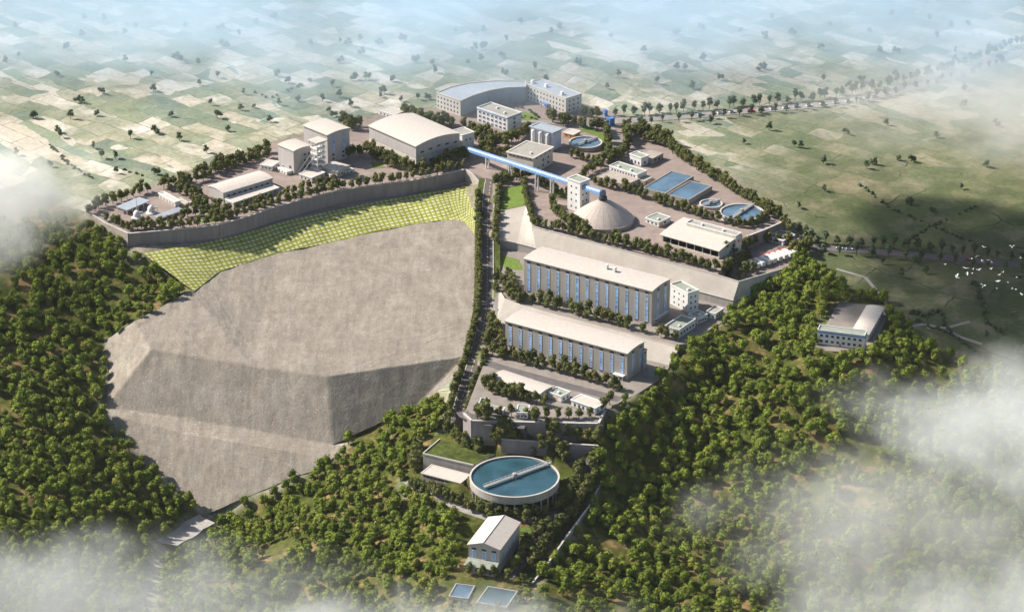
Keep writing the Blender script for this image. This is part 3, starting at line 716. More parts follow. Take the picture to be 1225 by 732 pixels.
# ---- the two tall halls
def strip_hall(label, A, Bp, C, h, n, z, ends):
    b = B('filter_building', label, 'industrial hall', A, Bp, C, h, z=z)
    b.plinth('palecon', 1.0, .25); b.archwalls('panel', 'y', 1.0); b.archroof('roof', 'y', 1.0, .6, .4)
    e = MB(); b.fbox(e, 'y', -.3, b.L + .3, h - .7, h - .05, 0, .4); b.part('eaves_band', 'panel', e)
    st = b.L / n
    for k in range(n):
        c = st * (k + .5); w = 1.1
        o = b.win('y', c - w, c + w, 2.6, h - 3.3, 'bluewin', 'window', .1)
        f = MB()
        for zz in [2.6 + (h - 5.9) * i / 6 for i in range(7)]: b.fbox(f, 'y', c - w, c + w, zz - .09, zz + .09, .05, .16)
        b.fbox(f, 'y', c - w - .15, c - w, 2.5, h - 3.2, .0, .2); b.fbox(f, 'y', c + w, c + w + .15, 2.5, h - 3.2, .0, .2)
        f.build('frame', 'steel', o)
        b.win('y', c - 1.5, c + 1.5, h - 2.7, h - 1.3, 'dark', 'louvre', .1)
        b.win('y', c - 1.3, c + 1.3, 1.1, 2.1, 'navywin', 'low_window', .08)
    for a in ends:
        o = b.win('x', a * b.W - 1.0, a * b.W + 1.0, 4, h - 3.0, 'bluewin', 'window', .1)
        f = MB(); b.fbox(f, 'x', a * b.W - 1.2, a * b.W - 1.0, 3.8, h - 2.8, 0, .2); b.fbox(f, 'x', a * b.W + 1.0, a * b.W + 1.2, 3.8, h - 2.8, 0, .2); f.build('frame', 'steel', o)
        b.win('x', a * b.W - 1.5, a * b.W + 1.5, h - 2.3, h - 1.2, 'dark', 'louvre', .1)
    return b
fa = strip_hall('longer and higher of two tall taupe halls, with thirteen narrow blue window strips', (627, 309.5), (780, 348.5), (803, 334.5), 26.0, 13, -18, (.35, .75))
fb = strip_hall('shorter and lower of two tall taupe halls, with twelve narrow blue window strips', (604.5, 384), (750.5, 423), (772, 409.5), 19.5, 12, -25, (.35, .8))
mb = MB(); fb.fbox(mb, 'y', 1.2, 9.5, 3.2, 3.6, 0, 3.4); mb.cur = 0
mb.box(-3.2, 1.6, 0, -2.9, 1.9, 3.2); mb.box(-3.2, 8.8, 0, -2.9, 9.1, 3.2); fb.part('door_canopy', 'white', mb); fb.door('y', 3.2, 7.2, 3.0, 'dark')
fa.units([(fa.W * .45, fa.L * .35), (fa.W * .5, fa.L * .42)], (2.5, 2, 4.2))
mb = MB()
fa.fbox(mb, 'x', 2.5, fa.W - 5, 4.2, 4.6, 0, 2.6); fa.part('door_canopy', 'white', mb); fa.door('x', 5, 10, 3.8, 'navywin')
b = B('hall_annex', 'flat roofed step at the end wall of the lower tall hall, with blue strip windows', 'annex', (761, 417.5), (769.5, 420.5), (773, 418), 14, z=-25)
b.plinth(); b.walls('panel'); b.flatroof('roofgrey', .6, 'panelpale'); b.win('x', b.W * .3, b.W * .6, 3, 11, 'bluewin'); b.win('x', b.W * .2, b.W * .7, 12, 13, 'dark', 'louvre')
b = B('annex_block', 'white annex block with small windows joined to the end of the longer tall hall', 'annex', (802, 340.5), (823, 351.5), (832, 345.5), 15, z=-18)
b.plinth(); b.walls('white'); b.flatroof('roofgreen'); b.grid('x', 2, 3, 1.2, 1.5, 2.5, 4.2, m0=.1); b.grid('y', 3, 3, 1.2, 1.5, 2.5, 4.2, m0=.1); b.units([(3, 4)])
b = B('low_block', 'long low white block with a sunken green-grey flat roof below the white annex', 'low building', (795, 391), (812.5, 395.5), (832, 382.5), 6.2, z=-18)
b.plinth(); b.walls('white'); b.flatroof('roofgreen', 1.0); b.grid('x', 5, 1, 2.2, 1.8, 2.2, 3); b.door('y', b.L * .4, b.L * .6, 2.8, 'navywin'); b.units([(5, 3)])
b = B('low_block', 'middle one of three stepped low white blocks at the forest edge by the longer hall', 'low building', (824, 376), (834.5, 381), (846, 376.5), 4.8, z=-18)
b.plinth(); b.walls('white'); b.flatroof('roofgreen', .8); b.grid('x', 4, 1, 1.4, 1.5, 1.6, 3); b.units([(4, 2)])
b = B('low_block', 'smallest and farthest of the stepped low white blocks among the trees', 'low building', (846, 372.5), (856, 376), (865.5, 369.5), 4.6, z=-18)
b.plinth(); b.walls('white'); b.flatroof('roofgrey', .8); b.grid('x', 3, 1, 1.4, 1.5, 1.6, 3); b.grid('y', 2, 1, 1.4, 1.5, 1.6, 3)
# ---- office quarter
b = B('office_building', 'three storey white office block with blue roof edge and grey flat roof', 'office block', (570.7, 129.5), (607, 141.5), (625.7, 136), 12.2, z=0)
b.plinth(); b.walls('white'); b.flatroof('roofgrey', .9); b.grid('y', 7, 3, 2.0, 1.9, 1.8, 3.5, 'navywin', .03, 'white'); b.grid('x', 1, 3, 2.2, 1.8, 1.8, 3.5, 'darkwin', .3)
e = MB(); b.fbox(e, 'y', 0, b.L, 11.2, 11.75, 0, .3); b.fbox(e, 'x', 0, b.W, 11.2, 11.75, 0, .3); b.part('blue_band', 'bluetrim', e); b.units([(5, 8), (9, 20)])
b.door('y', b.L * .47, b.L * .55, 3, 'navywin')
b = B('long_office', 'long pale four storey office with many small windows behind the white office block', 'office block', (628.7, 100.5), (677, 118.5), (695.7, 112.5), 13.4, z=0)
b.plinth(); b.walls('cream'); b.flatroof('roofblue', .6, 'cream'); b.grid('y', 12, 3, 1.3, 1.7, 2.0, 3.8, 'navywin', .03, skip=((0, 6), (0, 5))); b.grid('x', 3, 3, 1.4, 1.7, 2.0, 3.8, 'navywin', .1)
e = MB(); b.fbox(e, 'y', b.L * .40, b.L * .56, 3.4, 3.9, 0, 3); b.fbox(e, 'y', b.L * .41, b.L * .42, 0, 3.4, 2.4, 2.8); b.fbox(e, 'y', b.L * .54, b.L * .55, 0, 3.4, 2.4, 2.8); b.part('porch', 'bluetrim', e)
b.door('y', b.L * .43, b.L * .53, 3.2, 'navywin'); b.units([(3, 8), (6, 30), (4, 44)], (2.5, 2.5, 2.4))
# curved building
hC = 13.0
fr = [P(x, y, hC) for x, y in ((551, 121.3), (565, 115), (585, 108.8), (607, 105.2), (629, 104.6))]; bk = [P(x, y, hC) for x, y in ((522.5, 111.5), (540, 104.5), (562, 99.8), (592, 97.4), (629, 97.8))]
fr = resample(fr, 15); bk = resample(bk, 15)
o0 = fr[0].copy(); o0.z = 0
cb = empty('curved_building', o0, 0, 'large curved grey roofed building wrapping around the courtyard behind the white office block', 'office block')
loc = lambda p, z: (p.x - o0.x, p.y - o0.y, z)
outl = [loc(p, 0)[:2] for p in fr] + [loc(p, 0)[:2] for p in bk[::-1]]
mb = MB().prism(outl, -1.5, hC); mb.build('wall', 'shadeblue', cb)
cin = Vector((sum(p[0] for p in outl) / len(outl), sum(p[1] for p in outl) / len(outl)))
mb = MB()
for i in range(14):
    a, c, d, e = (Vector(loc(p, 0)[:2]) for p in (fr[i], fr[i + 1], bk[i + 1], bk[i]))
    s1 = (e - a).normalized() * .5; s2 = (d - c).normalized() * .5
    mb.prism([tuple(a + s1), tuple(c + s2), tuple(d - s2), tuple(e - s1)], hC - .2, hC + .08)
mb.build('roof', 'roofblue', cb)
mb = MB()
for l in (fr, bk):
    for a, c in zip(l, l[1:]): mb.beam(loc(a, hC + .35), loc(c, hC + .35), .7, .8)
for a, c in ((fr[0], bk[0]), (fr[-1], bk[-1])): mb.beam(loc(a, hC + .35), loc(c, hC + .35), .7, .8)
mb.build('parapet', 'cream', cb)
mb = MB(); a, c = Vector(loc(fr[0], 0)), Vector(loc(bk[0], 0)); d = (c - a).normalized(); nrm = Vector((d.y, -d.x, 0))
if nrm.dot(Vector((cin.x, cin.y, 0)) - a) > 0: nrm = -nrm
mb.beam(a + nrm * .15 + Vector((0, 0, 6.2)), c + nrm * .15 + Vector((0, 0, 6.2)), .3, 12.2); mb.build('end_wall', 'cream', cb)
for r in range(3):
    for k in range(7):
        q = a.lerp(c, (k + .7) / 7.4) + nrm * .3; q2 = q + d * 1.3; mb = MB()
        mb.beam(q + Vector((0, 0, 2.8 + r * 3.7)), q2 + Vector((0, 0, 2.8 + r * 3.7)), .2, 1.7); mb.build('window', 'navywin', cb)
for i in range(0):
    a, c = Vector(loc(fr[i], 0)), Vector(loc(fr[i + 1 if i < 14 else i], 0)); d = (c - a).normalized(); nn = Vector((d.y, -d.x, 0))
    if nn.dot(Vector((cin.x, cin.y, 0)) - a) > 0: nn = -nn
    for r in range(3):
        q = a.lerp(c, .3) + nn * .05; mb = MB(); mb.beam(q + Vector((0, 0, 2.8 + r * 3.7)), q + d * 1.8 + Vector((0, 0, 2.8 + r * 3.7)), .25, 1.6); mb.build('window', 'navywin', cb)
mast = MB().tube(loc(bk[9], hC), loc(bk[9], hC + 6), .2, 6, .08); mast.build('aerial', 'steel', cb)
# silo block
b = B('silo_block', 'pale blue block with three white silos against its front, behind the grey roofed pump hall', 'silo building', (635, 151.5), (661, 159), (671.5, 154.5), 15.5, z=0)
b.plinth(); b.walls('paleblue', name='wall'); b.flatroof('roofblue', .5, 'roofblue', 1.2)
for k in range(3):
    y = b.L * (.16 + .33 * k); mb = MB(); mb.lathe([(1.5, 0), (1.5, 13.2), (.9, 14.2), (.0, 14.3)], -1.7, y, 16); s_ = mb.build('silo', 'white', b.root)
    l = MB()
    for zz in (3, 6.5, 10): l.lathe([(1.56, zz), (1.56, zz + .3)], -1.7, y, 16)
    l.build('hoop', 'steel', s_)
    b.win('y', y + 2.2, y + 3.4, 4, 6, 'darkwin'); b.win('y', y + 2.2, y + 3.4, 9, 11, 'darkwin')
b = B('pump_hall', 'white block with overhanging grey flat roof and strip of high windows beside the conveyor', 'industrial block', (610.7, 180), (638, 189.5), (661.3, 176.5), 13.5, z=0)
b.plinth(); b.walls('cream'); b.flatroof('roofgrey', .45, 'cream', .9); b.grid('x', 4, 1, 2.6, 1.0, 11.6, 3, 'darkwin', .06); b.grid('y', 6, 1, 2.4, .9, 11.7, 3, 'darkwin', .04); b.grid('x', 3, 2, 1.8, 1.8, 2.6, 4.2, 'navywin', .1, skip=((1, 0),)); b.units([(6, 6)])
# hall
b = B('ore_hall', 'big hall with white arched roof and two-tone walls, grey above and cream below', 'industrial hall', (441.5, 151), (497.5, 175.5), (549.5, 160), 18.0, z=0)
b.plinth(); b.archwalls('panelpale', 'y', 2.6, 8.8); b.walls('cream', 0, 8.82, 'lower_wall'); b.archroof('roof', 'y', 2.6, .8, .45)
for k in range(5): b.win('x', b.W * (.10 + .19 * k), b.W * (.10 + .19 * k) + 3.4, 11.5 + 1.2 * (1 - abs(k - 2) / 2), 12.8 + 1.2 * (1 - abs(k - 2) / 2), 'darkwin')
b.door('x', b.W * .3, b.W * .42, 5, 'navywin'); b.door('y', b.L * .45, b.L * .52, 5, 'navywin')
e = MB(); b.fbox(e, 'y', 0, b.L, 8.6, 9.0, 0, .18); b.fbox(e, 'x', 0, b.W, 8.6, 9.0, 0, .18); b.part('wall_band', 'panel', e)
b = B('transfer_house', 'small white flat roofed house at the hall end where the blue conveyor begins', 'conveyor house', (541, 156.5), (553, 162), (565.5, 157.5), 13.0, z=0)
b.plinth(); b.walls('white'); b.flatroof('roofgrey', .4, 'white', .5); b.grid('y', 1, 2, 1.3, 1.6, 3, 4.5, 'darkwin', .2); b.grid('x', 2, 1, 1.3, 1.6, 7.5, 4, 'darkwin', .15)
b = B('white_hut', 'small white hut with flat roof behind the big arched hall at the field edge', 'hut', (452.5, 132), (471, 138), (482, 132.5), 4, z=0)
b.plinth(); b.walls('white'); b.flatroof('roof', .3, 'white', .3); b.grid('y', 4, 1, 1.3, 1.3, 1.3, 3); b.door('x', 3, 5, 2.6)
# tower house and headframe
b = B('hoist_building', 'tall taupe hoist building with arched white roof beside the white headframe', 'hoist building', (363, 150.5), (391.5, 162), (416, 153), 24, z=0)
b.plinth(); b.archwalls('panelpale', 'y', 1.0); b.archroof('roof', 'y', 1.0, .7, .4)
for a in (.25, .7): b.win('x', b.W * a, b.W * a + 1.8, 10, 22, 'bluewin')
for a in (.2, .65):
    for zz in (2.5, 6): b.win('x', b.W * a, b.W * a + 2.2, zz, zz + 1.5, 'darkwin')
b.grid('y', 3, 2, 1.5, 1.5, 4, 8, 'darkwin', .1)
def local(b, px, py, z):
    p = P(px, py, b.z + z); q = b.root.matrix_basis.inverted() @ p; return q
hz0 = 0.0; hp0 = P(381, 207.5, 0)
hf = empty('headframe', hp0, b.root.rotation_euler.z, 'white open steel headframe with stair platforms and slanting legs', 'headframe')
mb = MB(); s_ = 3.2
for sx_ in (-1, 1):
    for sy_ in (-1, 1): mb.tube((sx_ * s_, sy_ * s_, 0), (sx_ * s_, sy_ * s_, 27), .38, 6)
mb.build('post', 'steel', hf)
for k in range(6):
    mb = MB(); z = 4 + k * 4.2; mb.box(-s_ - .9, -s_ - .9, z, s_ + .9, s_ + .9, z + .35)
    for sx_ in (-1, 1):
        mb.box(sx_ * (s_ + .85) - .05, -s_ - .9, z + .35, sx_ * (s_ + .85) + .05, s_ + .9, z + 1.4); mb.box(-s_ - .9, sx_ * (s_ + .85) - .05, z + .35, s_ + .9, sx_ * (s_ + .85) + .05, z + 1.4)
    mb.build('platform', 'steel', hf)
mb = MB()
for k in range(6):
    z0_, z1_ = (0 if k == 0 else 4 + (k - 1) * 4.2), 4 + k * 4.2
    mb.tube((-s_, -s_, z0_), (s_, -s_, z1_), .16, 5); mb.tube((-s_, -s_, z1_), (-s_, s_, z0_), .16, 5); mb.tube((s_, s_, z0_), (s_, -s_, z1_), .16, 5)
mb.build('brace', 'steel', hf)
for sy_ in (-2.2, 2.2):
    mb = MB(); a_ = hf.matrix_basis.to_3x3().inverted() @ Vector((-15, -3, 0)); mb.tube((0, sy_, 20.5), (a_.x, a_.y + sy_, 0), .42, 6); mb.build('leg', 'steel', hf)
mb = MB(); mb.prism([(-5.5, -5.5), (5.5, -5.5), (5.5, 5.5), (-5.5, 5.5)], 26.6, 27.3); mb.build('roof', 'roof', hf)
for sy_ in (-1.2, 1.2):
    o = MB().lathe([(1.1, -.25), (1.35, -.25), (1.35, .25), (1.1, .25)], 0, 0, 20, True).build('sheave_wheel', 'steel', hf); o.location = (0, sy_, 25.3); o.rotation_euler = (R(90), 0, 0)
b = B('winder_house', 'white flat roofed winder house at the foot of the headframe', 'low building', (362, 206.5), (373, 213), (388.5, 206.5), 4.5, z=0)
b.plinth(); b.walls('cream'); b.flatroof('roof', .4, 'white', .4); b.grid('x', 4, 1, 1.4, 1.4, 1.6, 3); b.grid('y', 3, 1, 1.4, 1.4, 1.6, 3)
b = B('arched_annex', 'white annex with shallow arched roof between the headframe and the tree row', 'low building', (389, 199.5), (403, 205.5), (418, 198.5), 5.5, z=0)
b.plinth(); b.archwalls('cream', 'y', 1.2); b.archroof('roof', 'y', 1.2, .5, .3); b.grid('x', 4, 1, 1.4, 1.4, 1.8, 3)
b = B('low_shed', 'long low shed with pale flat roof in front of the arched annex by the headframe', 'shed', (391, 207), (395, 209.5), (424, 203.5), 2.6, z=0)
b.plinth(); b.walls('cream'); b.flatroof('roof', .25, 'white', .2); b.grid('x', 6, 1, 1.5, 1.0, 1, 3)
b = B('crusher_house', 'taupe cube shaped crusher house with white roof and side door', 'industrial block', (332.5, 173.5), (351, 181.3), (372, 174.5), 19.0, z=0)
b.plinth(); b.archwalls('panelpale', 'y', .9); b.archroof('roof', 'y', .9, .4, .4)
for a in (.62, .86):
    for zz in (3, 8.5, 13): b.win('x', b.W * a - 1, b.W * a + .8, zz, zz + 1.6, 'darkwin')
b.win('y', 3, 6, 4, 6, 'darkwin'); b.door('y', b.L * .6, b.L * .8, 4, 'navywin')
b = B('side_hut', 'low white hut beside the cube shaped crusher house', 'hut', (315, 194.5), (325, 199.5), (334, 193.5), 4, z=0)
b.plinth(); b.walls('white'); b.flatroof('roof', .3, 'white', .3); b.grid('y', 3, 1, 1.2, 1.2, 1.5, 3); b.door('x', 2, 4, 2.6)
b = B('side_hut', 'lower white porch shed between the low hut and the crusher house wall', 'hut', (332, 200.5), (343, 206), (349, 203), 2.8, z=0)
b.plinth(); b.walls('white'); b.flatroof('roof', .2, 'white', .2); b.grid('y', 3, 1, 1.2, 1.1, .9, 3)
# long store on the terrace
b = B('store_shed', 'long store shed with white curved roof standing above a lower lean-to on the walled terrace', 'shed', (249, 223), (267, 231), (326, 213.2), 7.5, z=0)
b.plinth(); b.archwalls('panelpale', 'x', 1.0); b.archroof('roof', 'x', 1.0, .6, .35); b.grid('x', 8, 1, 2.2, 1.3, 3.6, 3, 'darkwin', .05)
b = B('store_lean_to', 'low flat roofed lean-to along the front of the long store shed', 'shed', (268, 239), (279.5, 243), (334, 225), 3.6, z=0)
b.plinth(); b.walls('panelpale'); b.flatroof('roof', .5, 'white', .2); b.grid('x', 9, 1, 2.2, 1.3, 1.3, 3, 'darkwin', .04); b.door('y', 3, 6, 2.8, 'navywin')
# corner station on the terrace
b = B('canopy_building', 'open building with pale blue flat roof at the corner of the walled terrace', 'canopy', (140, 247.5), (152, 251.5), (178.5, 240.5), 4.2, z=0)
mb = MB(); mb.box(-.6, -.6, 3.9, b.W + .6, b.L + .6, 4.5); b.part('roof', 'roofblue', mb)
mb = MB(); mb.box(0, b.L * .35, -1, b.W * .75, b.L, 3.9); b.part('wall', 'beige', mb)
for k in range(5):
    mb = MB(); mb.tube((b.W * k / 4, .2, -.5), (b.W * k / 4, .2, 3.9), .25, 8); b.part('post', 'steel', mb)
b = B('solar_canopy', 'low pale blue canopy along the tree row at the terrace corner', 'canopy', (184, 259), (190, 261), (219, 250.5), 2.4, z=0)
mb = MB(); mb.prism([(-.4, -.4), (b.W + .4, -.4), (b.W + .4, b.L + .4), (-.4, b.L + .4)], [2.0, 2.0, 2.5, 2.5], [2.25, 2.25, 2.75, 2.75]); b.part('roof', 'roofblue', mb)
for k in range(5):
    for y in (.4, b.L - .4):
        mb = MB(); mb.tube((b.W * k / 4, y, -.5), (b.W * k / 4, y, 2.1), .15, 6); b.part('post', 'steel', mb)
b = B('garage_row', 'long pale garage row with dark doors under a white roof edge on the terrace corner', 'garage', (190, 231.5), (209.5, 242), (214, 239.5), 4.2, z=0)
b.plinth(); b.walls('white'); b.flatroof('roof', .4, 'white', .5); 
for k in range(5): b.door('y', b.L * (.06 + .19 * k), b.L * (.06 + .19 * k) + 3.0, 2.9, 'beige')
def white_tank(px, py, label, mast=False):
    p = P(px, py, 0); r = empty('dome_tank', p, 0, label, 'tank')
    MB().lathe([(4.0, -.3), (4.0, .8), (2.9, 1.3), (2.6, 1.3)], 0, 0, 24).disc(0, 0, 1.3, 2.7, 24).build('base', 'white', r)
    MB().lathe([(2.4, 1.2), (2.7, 3.0), (2.4, 4.6), (1.6, 5.7), (.7, 6.2), (0, 6.3)], 0, 0, 24).build('body', 'white', r, True)
    MB().tube((1.8, -1, 5.2), (4.6, -1.6, 5.6), .3, 8).tube((4.6, -1.6, 5.6), (4.8, -1.6, 0), .25, 8).build('pipe', 'steel', r)
    if mast: MB().tube((0, 0, 6.2), (0, 0, 21), .32, 6, .1).tube((-1.2, 0, 16), (1.2, 0, 16), .12, 5).tube((-.9, 0, 18), (.9, 0, 18), .12, 5).build('mast', 'steel', r)
white_tank(164, 261, 'white domed tank carrying a thin tall mast on the terrace corner', True)
white_tank(181, 255, 'white domed tank without a mast beside the open canopy building')
def basin(name, label, A, Bp, C, h, z=None, water='water', wall='palecon', at='roof', div=0):
    b = B(name, label, 'water basin', A, Bp, C, h, at, z); t = .7; W, L = b.W, b.L; mb = MB()
    mb.box(0, 0, -1.5, W, t, h); mb.box(0, L - t, -1.5, W, L, h); mb.box(0, t, -1.5, t, L - t, h); mb.box(W - t, t, -1.5, W, L - t, h); b.part('wall', wall, mb)
    mb = MB(); mb.box(t, t, -1.4, W - t, L - t, h - .5); b.part('water', water, mb)
    for k in range(div):
        y = L * (k + 1) / (div + 1); mb = MB(); mb.box(t, y - .15, h - .6, W - t, y + .15, h - .05); b.part('divider', wall, mb)
    return b
basin('pond', 'small blue ornamental pond in the lawn above the retaining wall', (236, 262.5), (246, 266), (259, 262), .5, 0, 'waterpale')
# ---- yard with basins
basin('filter_basin', 'larger and farther of the two rectangular blue basins in the brown yard', (771, 223.5), (796, 231.2), (830, 210.5), 4.2, 0, 'waterpale', 'beige')
basin('filter_basin', 'nearer of the two rectangular blue basins in the brown yard', (798.5, 232), (824, 239), (852, 222.3), 4.2, 0, 'waterpale', 'beige')
def round_tank(name, label, cx, cy, rpx, h, z, water, walls, bridge=None, legs=0, band=4.0, depth=.7):
    p = P(cx, cy, z + h); f = (p - CAM).dot(FWD); r = rpx * f / F; p.z = z
    t = empty(name, p, 0, label, 'round tank'); bb = h - band if legs else -1.5
    MB().lathe([(r, bb), (r, h), (r - .8, h), (r - .8, h - depth - .4)], 0, 0, 72).build('wall', walls, t)
    mb = MB(); mb.disc(0, 0, h - depth, r - .75, 72); mb.build('water', water, t)
    if legs:
        MB().lathe([(.01, bb + .02), (r - .3, bb + .02)], 0, 0, 72).lathe([(r - .5, bb), (.01, bb - 2.2)], 0, 0, 72).build('floor', walls, t)
        for k in range(legs):
            a = 2 * math.pi * k / legs
            for rr in (r - 1.6,):
                x, y = rr * math.cos(a), rr * math.sin(a)
                MB().tube((x, y, -3), (x, y, bb + .1), .55, 8).build('column', walls, t)
        MB().lathe([(3.5, -3), (3.5, bb - .5)], 0, 0, 20).build('centre_column', walls, t)
    MB().lathe([(r + .25, h - .45), (r + .25, h + .12), (r - .9, h + .12)], 0, 0, 72).build('rim', 'kerb', t)
    if bridge:
        a, w, half = bridge; d = Vector((math.cos(a), math.sin(a), 0)); br = MB(); s0 = -r * half
        zt = h + .55; br.beam(tuple(d * s0 + Vector((0, 0, zt))), tuple(d * (r + 1.2) + Vector((0, 0, zt))), w, .45)
        o = br.build('bridge', 'concrete', t); rl = MB(); n = Vector((-d.y, d.x, 0))
        for sg in (-1, 1):
            q = n * sg * (w / 2 - .1); m_ = int((r + 1.2 - s0) / 3)
            rl.tube(d * s0 + q + Vector((0, 0, zt + 1.3)), d * (r + 1.2) + q + Vector((0, 0, zt + 1.3)), .12, 5)
            for k in range(m_ + 1):
                c = d * (s0 + (r + 1.2 - s0) * k / m_) + q; rl.tube(c + Vector((0, 0, zt + .2)), c + Vector((0, 0, zt + 1.35)), .1, 4)
        rl.build('railing', 'steel', o)
        MB().lathe([(1.4, h - depth), (1.4, h + 2.2), (0, h + 2.6)], 0, 0, 14).build('drive_drum', 'concrete', t)
    return t
def dirpx(x0, y0, x1, y1, z):
    a, c = P(x0, y0, z), P(x1, y1, z); return math.atan2(c.y - a.y, c.x - a.x)
round_tank('thickener_tank', 'huge round tank of deep blue water on columns crossed by a slim bridge', 615.5, 569.6, 53.6, 11.5, -51.5, 'water', 'concrete', (dirpx(576, 579, 650, 552, -50), 2.3, .86), 28, 5.2, 1.0)
round_tank('settling_tank', 'larger of two round tanks side by side at the yard edge, bridge across it', 887.5, 253.5, 26.2, 3.8, 0, 'waterpale', 'cream', (dirpx(875, 262, 904, 243, 3), 2.4, 1.0), depth=.8)
round_tank('settling_tank', 'small low round tank between the rectangular basins and the larger bridged tank', 850.5, 243.3, 13.6, 2.0, 0, 'waterpale', 'beige', (dirpx(842, 247, 862, 240, 2), 1.4, 1.0), depth=.6)
round_tank('settling_tank', 'round tank with dark bridge and lawn ring near the blue gatehouse', 700.5, 170, 19.8, 3.6, 0, 'waterpale', 'concrete', (dirpx(690, 173, 712, 165, 3), 1.8, 1.0), depth=.7)
b = B('pump_hut', 'small hut with orange front beside the round tank near the gatehouse', 'hut', (676, 157.5), (686, 161.3), (694, 157), 4, z=0)
b.plinth(); b.walls('orange'); b.flatroof('roof', .3, 'white', .5); b.grid('y', 2, 1, 1.3, 1.3, 1.3, 3); b.door('x', 3, 5, 2.6)
b = B('gatehouse', 'bright blue box shaped gatehouse at the head of the tree lined gate road', 'gatehouse', (725.5, 140.5), (729.5, 143), (734, 141), 6.5, z=0)
b.plinth(); b.walls('bluetrim'); b.flatroof('bluetrim', .4, 'bluetrim', .2); b.win('y', 1.2, 3.2, 1.4, 2.8); b.win('x', 1.5, 4, 1.4, 2.8); b.door('y', 3.8, 5.2, 2.6, 'navywin')
b = B('blue_kiosk', 'small blue kiosk just behind the bright blue gatehouse', 'kiosk', (722, 131.5), (724, 133), (726, 131.8), 5, z=0)
b.walls('bluetrim'); b.flatroof('bluetrim', .3, 'bluetrim', .2); b.win('y', .5, 2, 1.5, 2.6)
b = B('white_cabin', 'white cabin with grey roof and big windows at the far end of the yard', 'cabin', (753.3, 184.5), (767, 189.5), (773.5, 185.5), 7.0, z=0)
b.plinth(); b.walls('white'); b.flatroof('roofgreen', .5, 'white', .4); b.grid('y', 3, 1, 1.6, 2.2, 1.2, 3.4, 'darkwin', .05); b.grid('x', 1, 1, 1.6, 2.0, 1.4, 3.4, 'darkwin', .2)
b = B('flat_store', 'flat beige store touching the white cabin at the far end of the yard', 'store', (768, 183.5), (780, 190.3), (793.5, 183.5), 4.6, z=0)
b.plinth(); b.walls('beige'); b.flatroof('beige', .25, 'beige', .2); b.win('x', 3, 6, 2, 3.2); b.door('x', 8, 11, 3)
b = B('flat_store', 'wide flat beige slab roofed store in front of the long white pump gallery', 'store', (714, 211.3), (748, 221.7), (763, 212), 4.4, z=0)
b.plinth(); b.walls('beige'); b.flatroof('beige', .25, 'beige', .25); b.grid('y', 5, 1, 2, 1, 2, 3); b.door('x', 3, 6, 3)
b = B('pump_gallery', 'long narrow white building with green-grey roof behind the flat beige store', 'low building', (729, 198.7), (762.5, 209.3), (771.5, 203.8), 7.0, z=0)
b.plinth(); b.walls('white'); b.flatroof('roofgreen', .6, 'white', .3); b.grid('y', 9, 1, 1.6, 1.4, 4.4, 3); b.grid('x', 2, 1, 1.5, 1.6, 2, 3); b.units([(2, 8), (2, 20)])
b = B('valve_house', 'small beige box house between the white pump gallery and the blue basins', 'hut', (765, 214.5), (771, 217.3), (781.5, 212), 3.8, z=0)
b.plinth(); b.walls('beige'); b.flatroof('beige', .25, 'beige', .15); b.win('x', 2, 3.5, 1.4, 2.5); b.door('y', 1, 2.6, 2.5)
b = B('weigh_hut', 'small white hut with orange door alone in the open yard beside the dome', 'hut', (774, 260.3), (788, 266.2), (802, 260), 4.2, z=0)
b.plinth(); b.walls('white'); b.flatroof('roofgreen', .5, 'white', .4); b.door('x', 1.5, 4.2, 2.9, 'orange'); b.grid('y', 3, 1, 1.6, 1.4, 1.5, 3); b.win('x', 6, 8.5, 1.5, 2.9); b.units([(3, 3)])
# warehouse, open fronted
b = B('open_warehouse', 'open fronted warehouse with wide white curved roof above the truck park', 'warehouse', (791.5, 280), (861, 299.7), (886, 284), 6.8, z=0)
n = 12; lowr = 3.0
f = lambda u: 6.8 + lowr * (1 - (1 - u) ** 2)
prof = [(.0, 0), (b.W, 0)] + [(b.W * (1 - k / n), f(1 - k / n)) for k in range(n + 1)]
mb = MB(); mb.extr(prof, 'y', 0, .6); mb.extr(prof, 'y', b.L - .6, b.L); b.part('end_wall', 'panelpale', mb)
mb = MB(); mb.box(b.W - .6, .6, 0, b.W, b.L - .6, f(1)); b.part('rear_wall', 'panelpale', mb)
mb = MB(); us = [-.06 + 1.06 * k / n for k in range(n + 1)]; g = lambda u: 6.83 + lowr * (1 - (1 - max(u, -.06)) ** 2)
mb.extr([(b.W * u, g(u)) for u in us] + [(b.W * u, g(u) + .5) for u in us[::-1]], 'y', -.7, b.L + .7); b.part('roof', 'roof', mb)
for k in range(8):
    y = 1.0 + (b.L - 2) * k / 7; mb = MB(); mb.box(0, y - .3, 0, .6, y + .3, 6.6); b.part('post', 'cream', mb)
mb = MB(); mb.box(-.3, 0, 5.7, .1, b.L, 6.7); b.part('fascia', 'white', mb)
mb = MB(); mb.box(-.2, .6, 0, .3, b.L - .6, 1.3); b.part('front_wall', 'cream', mb)
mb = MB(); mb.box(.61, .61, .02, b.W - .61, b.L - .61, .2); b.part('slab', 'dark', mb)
b = B('warehouse_block', 'long raised block with sunken grey-green roof along the rear of the open warehouse', 'warehouse', (821, 267), (880.5, 283), (886.5, 279), 12.0, z=0)
b.plinth(); b.walls('cream'); b.flatroof('roofgrey', .8, 'white', .2); b.win('x', b.W * .3, b.W * .7, 6.5, 8.5); b.units([(2, 12), (2, 30)])
b = B('guard_house', 'white flat roofed house below the corner of the yard wall beside the country road', 'house', (922, 281.5), (937, 288), (951, 281), 4.2, z=-9)
b.plinth(); b.walls('white'); b.flatroof('roofgreen', .35, 'white', .6); b.grid('y', 4, 1, 1.5, 1.4, 1.3, 3); b.grid('x', 3, 1, 1.5, 1.4, 1.3, 3); b.door('x', b.W * .42, b.W * .55, 2.7, 'navywin')
